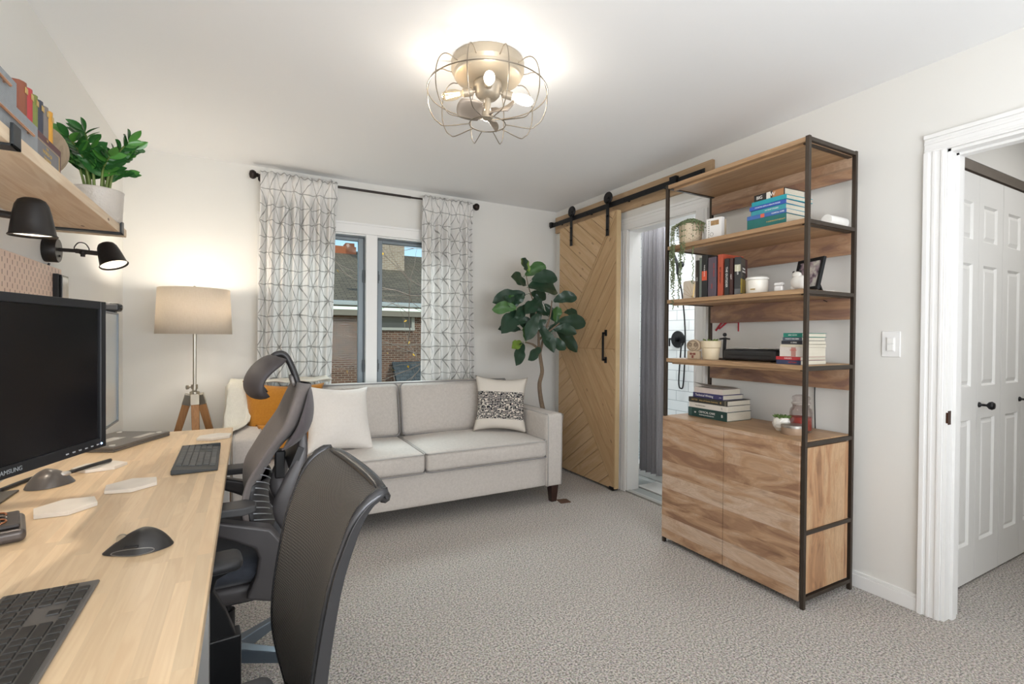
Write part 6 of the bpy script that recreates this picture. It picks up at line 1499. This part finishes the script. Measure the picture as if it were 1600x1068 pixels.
# headrest: curved shell, convex towards the desk
def head(u, v, off=0.0):
    q = 2*u-1; a = math.radians(-74+128*v)      # side profile arc
    R_ = .096-off; x = .170-R_*1.18*math.cos(a)+.045*math.sin(a); z = 1.082+R_*1.02*math.sin(a)
    return Vector((x+.028*q*q, q*.150*(1-.42*abs(2*v-1)**4), z-.006*q*q))
m = MB()
def headc(u, v):
    a = 2*PI*u; c, s = math.cos(a), math.sin(a); q = math.copysign(abs(c)**.7, c); e = max(.04, (1-abs(2*v-1)**7))**.5
    p = head(.5+.5*q, v, .024-.024*math.copysign(abs(s)**.8, s)*e); return p
m.grid(headc, 48, 26, close_u=True); m.build('headrest_pad', mk('headrest_fabric', '#3d383a', .6, var=.05, scale=60), ch2, smooth=True)
m = MB(); m.grid(lambda u, v: head(.30+.40*u, .18+.66*v, .050), 8, 12); m.build('headrest_bracket', BLKPL, ch2, smooth=True, solid=.008)
for k in range(9):
    p = head(.5, .25+.055*k, .058); MB().box(p.x-.004, p.y-.012, p.z-.003, p.x+.006, p.y+.012, p.z+.003).build('height_notch', mk('notch_pale', '#c5c6c8', .4), ch2)
MB().tube(smooth_path([(.130, 0, 1.130), (.155, 0, 1.150), (.180, 0, 1.150), (.200, 0, 1.120), (.222, 0, 1.06), (.236, 0, .99)], 4), .0115, 8).build('headrest_arm', mk('dark_plastic_shell', '#2c2b2d', .45), ch2, smooth=True)
MB().tube([(.213, -.028, 1.035), (.205, -.022, 1.062), (.203, 0, 1.070), (.205, .022, 1.062), (.213, .028, 1.035)], .007, 8).build('headrest_clamp', mk('clamp_grey', '#8e8a88', .4, .3), ch2, smooth=True)
rbox(MB(), -.28, -.25, .43, .17, .25, .505, .04, bulge=(.01, .01, .01)).build('seat', mk_weave('blue_grey_seat_cloth', '#353942', '#292c34', 1200, bmp=.3), ch2, smooth=True)
rbox(MB(), -.25, -.23, .365, .15, .23, .432, .03).build('seat_shell', SHL, ch2, smooth=True)
MB().box(-.10, -.09, .30, .13, .09, .368).build('seat_mechanism', mk('dark_plastic_shell', '#2c2b2d', .45), ch2, bevel=.012)
for s in (-1, 1):
    yy = s*.255
    m = MB(); rings = []
    for (x, z, h, w) in ((.110, .385, .055, .026), (.135, .46, .050, .030), (.135, .535, .042, .032), (.105, .585, .036, .030), (.03, .615, .026, .026), (-.05, .645, .020, .022), (-.07, .668, .014, .02)):
        rings.append((Vector((x, yy, z)), h, w))
    pts = [r[0] for r in rings]; vr = []
    for i, (p, h, w) in enumerate(rings):
        t = (pts[min(i+1, len(pts)-1)]-pts[max(i-1, 0)]).normalized(); n = t.cross(Vector((0, 1, 0))).normalized()
        vr.append([m.bm.verts.new(p+n*a*h+Vector((0, b2*w, 0))) for a, b2 in ((-1, -1), (1, -1), (1, 1), (-1, 1))])
    for A_, B_ in zip(vr, vr[1:]):
        for i in range(4): m.bm.faces.new((A_[i], A_[(i+1) % 4], B_[(i+1) % 4], B_[i]))
    m.bm.faces.new(vr[0][::-1]); m.bm.faces.new(vr[-1]); m.build('arm_support', SHL, ch2, bevel=.010, seg=3)
    m = MB(); m.prism([(-.150, -.035), (.055, -.050), (.085, -.030), (.088, .010), (.060, .045), (-.150, .035)], 0, .024, Matrix.Translation((.0, yy, .672)))
    m.build('arm_pad', mk('arm_pad_black', '#3a3a3c', .5, var=.04), ch2, bevel=.006, seg=3)
star_base(ch2, .33, mk('satin_grey_base', '#5c6670', .3, .5, var=.03), -.42)
